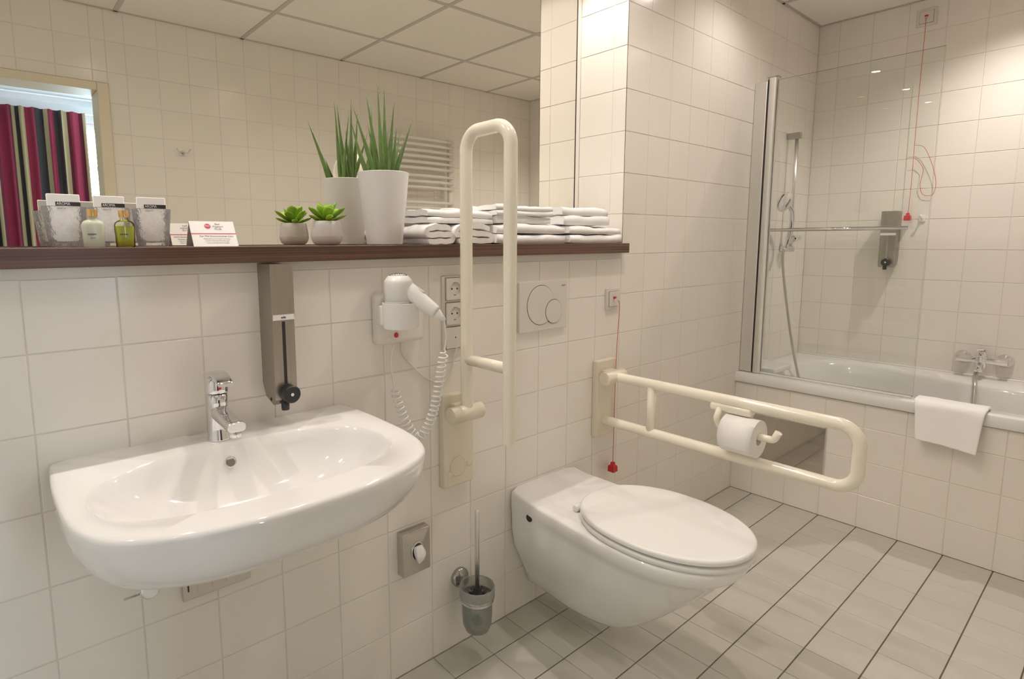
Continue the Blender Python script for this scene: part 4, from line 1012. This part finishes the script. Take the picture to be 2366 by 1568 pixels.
# small succulent
sc2 = Vector((.652, .110, ST))
su = thing('potted_succulent', 'small bright green succulent in a round grey pot on the shelf', 'plant', sc2)
q = MB(); q.lathe([(.024, 0), (.028, .001), (.035, .006), (.0400, .015), (.0413, .0235)], sc2, 44, cap1=False); obj('pot_base', q, 'pot_band', su, label='paler lower band')
q = MB(); q.lathe([(.0413, .0235), (.0408, .034), (.038, .050), (.0355, .062), (.0345, .0628), (.0335, .0615), (.035, .050)], sc2, 44, cap0=False, cap1=False); obj('pot', q, 'pot_grey', su)
q = MB(); q.lathe([(.0350, .055), (.0005, .057)], sc2, 24, cap0=False, cap1=False); obj('soil', q, 'soil', su)
def fat_leaf(c, az, el, L_, W, T_, parent, curl=.25):
    q = MB(); n, m2 = 10, 10; R = []
    d = Vector((math.cos(az)*math.cos(el), math.sin(az)*math.cos(el), math.sin(el))); s = Vector((-math.sin(az), math.cos(az), 0)); u = s.cross(d)*-1
    if u.z < 0: u = -u
    for i in range(n+1):
        t = i/n; wv = W*(.30+.70*math.sin(PI*min(1, t*.78)**1.15))*(1-(max(0, t-.78)/.22)**2.2*.93); p = c+d*L_*t+u*L_*curl*t*t
        R.append([p+s*wv*math.cos(2*PI*k/m2)+u*(T_*(wv/W+.15)*math.sin(2*PI*k/m2)+.25*wv*math.cos(2*PI*k/m2)**2) for k in range(m2)])
    q.rings(R); return obj('leaf', q, 'succulent_leaf', parent)
cN = sc2+Vector((0, 0, .060))
for n_, el, L_, W, ph in ((4, 1.25, .034, .009, .3), (5, .92, .052, .0145, .9), (6, .52, .058, .0135, .2), (5, .12, .056, .0085, .6)):
    for k in range(n_):
        fat_leaf(cN+Vector((0, 0, .004*el)), ph+2*PI*k/n_+random.uniform(-.15, .15), el+random.uniform(-.08, .08), L_*random.uniform(.88, 1.1), W, .0030, su, curl=.14)

# three ice-glass tumblers, each with a sachet
def tumbler(x, lab):
    c = Vector((x, .100, ST+.0003)); t = thing('glass_tumbler', lab, 'glass', c, 'ice-glass tumblers on the shelf')
    q = MB(); q.lathe([(.0005, .0), (.026, .0), (.029, .002), (.031, .015), (.034, .045), (.0375, .0785), (.0370, .0795), (.0360, .0785), (.0325, .045), (.0295, .016), (.027, .009), (.0005, .008)], c, 40, cap0=False, cap1=False)
    obj('glass_wall', q, 'ice_glass', t)
    return c
def sachet(c, rz, lab, lean):
    q = MB(); R3 = Matrix.Rotation(rz, 3, 'Z') @ Matrix.Rotation(lean, 3, 'X'); w2, h2, d2 = .0275, .094, .004
    o_ = c+Vector((0, -.002, .0105))
    q.box((-w2, -d2, 0), (w2, d2, h2), .0012, 1); q.v = [R3 @ v+o_ for v in q.v]
    t = thing('sachet', lab, 'sachet', o_, 'white AROMA sachets in the tumblers')
    obj('packet', q, 'paper', t)
    q = MB(); q.box((-w2+.014, -d2-.0005, h2-.0235), (w2+.0003, -d2+.0004, h2-.0155)); q.v = [R3 @ v+o_ for v in q.v]; b = obj('black_band', q, 'black_print', t)
    text('AROMA', .0078, R3 @ Vector((-w2+.0155, -d2-.0007, h2-.0195))+o_, R3 @ Vector((1, 0, 0)), R3 @ Vector((0, 0, 1)), 'white_print', b, align='LEFT', squash=.82)
    text('beauty set', .0035, R3 @ Vector((-w2+.016, -d2-.0002, h2-.028))+o_, R3 @ Vector((1, 0, 0)), R3 @ Vector((0, 0, 1)), 'grey_print', t, align='LEFT')
for x, where, rz, ln in ((.086, 'leftmost of the three', .03, -.10), (.163, 'middle of the three', -.05, -.12), (.240, 'rightmost of the three', -.16, -.10)):
    c = tumbler(x, 'clear cracked-ice glass tumbler on the shelf, '+where)
    sachet(c, rz, 'white AROMA packet standing in the '+{'l': 'leftmost', 'm': 'middle', 'r': 'rightmost'}[where[0]]+' tumbler', ln)
def bottle(x, y, m, name, lab, w_=.0182, cap_x=0, clear=False):
    c = Vector((x, y, ST)); t = thing(name, lab, 'bottle', c)
    q = MB(); R = []
    for z, s in ((0, .86), (.001, .92), (.02, .95), (.036, 1.0), (.044, .99), (.0485, .88), (.0515, .66), (.053, .45), (.0545, .36), (.059, .36)):
        R.append([c+Vector((w_*s*math.copysign(abs(math.cos(a))**.55, math.cos(a)), .0125*s*math.copysign(abs(math.sin(a))**.7, math.sin(a)), z)) for a in [2*PI*k/32 for k in range(32)]])
    q.rings(R)
    if clear:
        autosmooth(obj('glass_body', q, 'clear_glass', t), 60)
        q = MB(); R = [[c+(p-c)*1.0 for p in r_] for r_ in R[:5]]; R = [[Vector((c.x+(p.x-c.x)*.90, c.y+(p.y-c.y)*.86, max(ST+.0015, p.z-.0005))) for p in r_] for r_ in R]; R[-1] = [Vector((p.x, p.y, ST+.0415)) for p in R[-1]]
        q.rings(R); lq = obj('liquid', q, m, t)
    else: autosmooth(obj('bottle_body', q, m, t), 60)
    q = MB(); q.lathe([(.0085, .0585), (.0092, .059), (.0092, .0715), (.0088, .0725), (.0005, .073)], c, 24, cap1=False); autosmooth(obj('cap', q, 'gold_cap', t), 50)
    bl = t
    text('AROMA', .0042, c+Vector((-.004, -.0128, .025)), (1, 0, 0), (0, 0, 1), 'black_print', bl)
    text('shower', .0028, c+Vector((-.003, -.0128, .019)), (1, 0, 0), (0, 0, 1), 'grey_print', bl)
bottle(.1225, .030, 'soap_pale', 'lotion_bottle', 'small milky bottle with gold cap in front of the tumblers', .0190)
bottle(.1755, .030, 'soap_green', 'shower_gel_bottle', 'small yellow-green bottle with gold cap in front of the tumblers', .0178, clear=True)
# tent card
cx1, cx2, ya_, yf_, zap = .318, .416, .120, .088, 1.2985
tc_ = thing('tent_card', 'white folded hotel card with a red line and round red logo', 'card', ((cx1+cx2)/2, ya_, ST))
q = MB(); th = .0006
R = []
for x in (cx1, cx2):
    R.append([Vector((x, yf_, ST)), Vector((x, ya_, zap)), Vector((x, 2*ya_-yf_, ST)), Vector((x, 2*ya_-yf_-th*2, ST)), Vector((x, ya_, zap-th*4)), Vector((x, yf_+th*2, ST))])
q.rings(R, smooth=False); obj('folded_sheet', q, 'paper', tc_)
slope = Vector((0, ya_-yf_, zap-ST)).length
for side in (1, -1):                                  # printed alike on both sloping faces
    xd = Vector((side, 0, 0)); fu = Vector((0, side*(ya_-yf_), zap-ST)).normalized(); fnn = xd.cross(fu)
    x0_ = cx1 if side > 0 else cx2; y0_ = yf_ if side > 0 else 2*ya_-yf_
    def cardp(u, v, off=.0004): return Vector((x0_, y0_, ST))+xd*u*(cx2-cx1)+fu*(v*slope)+fnn*off
    q = MB(); q.add([cardp(0, .485), cardp(1, .485), cardp(1, .515), cardp(0, .515)], [(0, 1, 2, 3)], False); obj('red_line', q, 'red_print', tc_)
    q = MB(); ce_ = cardp(.39, .80)
    R = [[ce_+xd*r_*math.cos(2*PI*k/28)+fu*r_*math.sin(2*PI*k/28)+fnn*.0001 for k in range(28)] for r_ in (.0001, .0066)]
    q.rings(R, False, False); em = obj('round_emblem', q, 'red_print', tc_)
    text('BW', .0062, ce_+fnn*.0004, xd, fu, 'white_print', em, depth=.0001)
    for s, v in (('Best', .89), ('Western', .79), ('PLUS.', .69)): text(s, .0068, cardp(.62, v, .0005), xd, fu, 'grey_print', tc_, depth=.0001)
    for s, v, z_ in (('For The Environmental Care', .40, .0064), ('Please help us to save water and energy.', .30, .0036), ('Towels on the rail will be used again,', .22, .0036), ('towels in the bath will be changed.', .14, .0036)): text(s, z_, cardp(.55, v, .0005), xd, fu, 'grey_print', tc_, depth=.0001)

# ------------------------------------------------------------------ things on the opposite wall, seen in the mirror
hk_ = thing('double_robe_hook', 'small chrome double robe hook on the wall seen in the mirror', 'hook', (.84, YO, 1.73))
q = MB(); q.lathe([(.014, 0), (.014, -.006), (.009, -.010)], (.84, YO, 1.73), 20, axis='y'); obj('hook_base', q, 'chrome', hk_)
for s_ in (-1, 1):
    q = MB(); q.tube(fillet([(.84, YO+.006, 1.73), (.84+s_*.022, YO+.03, 1.733), (.84+s_*.034, YO+.034, 1.752)], .01, 5), .004, 10); obj('hook_arm', q, 'chrome', hk_)
ra = thing('towel_radiator', 'white towel radiator with horizontal bars, seen in the mirror', 'radiator', (2.42, YO, .90))
for x in (2.16, 2.66):
    q = MB(); q.box((x-.017, YO+.035, .92), (x+.017, YO+.065, 1.99), .006, 2); obj('upright', q, 'radiator_white', ra)
    for z in (1.05, 1.85):
        q = MB(); q.tube([(x, YO, z), (x, YO+.04, z)], .009, 10); obj('wall_stub', q, 'radiator_white', ra)
for z in (1.962, 1.922, 1.882, 1.842, 1.802, 1.762, 1.710, 1.670, 1.630, 1.525, 1.485, 1.425, 1.385, 1.345, 1.305, 1.2, 1.16, 1.12, 1.08, 1.04, .98):
    q = MB(); q.tube([(2.15, YO+.078, z), (2.28, YO+.092, z), (2.41, YO+.097, z), (2.54, YO+.092, z), (2.67, YO+.078, z)], .0115, 10); obj('heating_bar', q, 'radiator_white', ra)
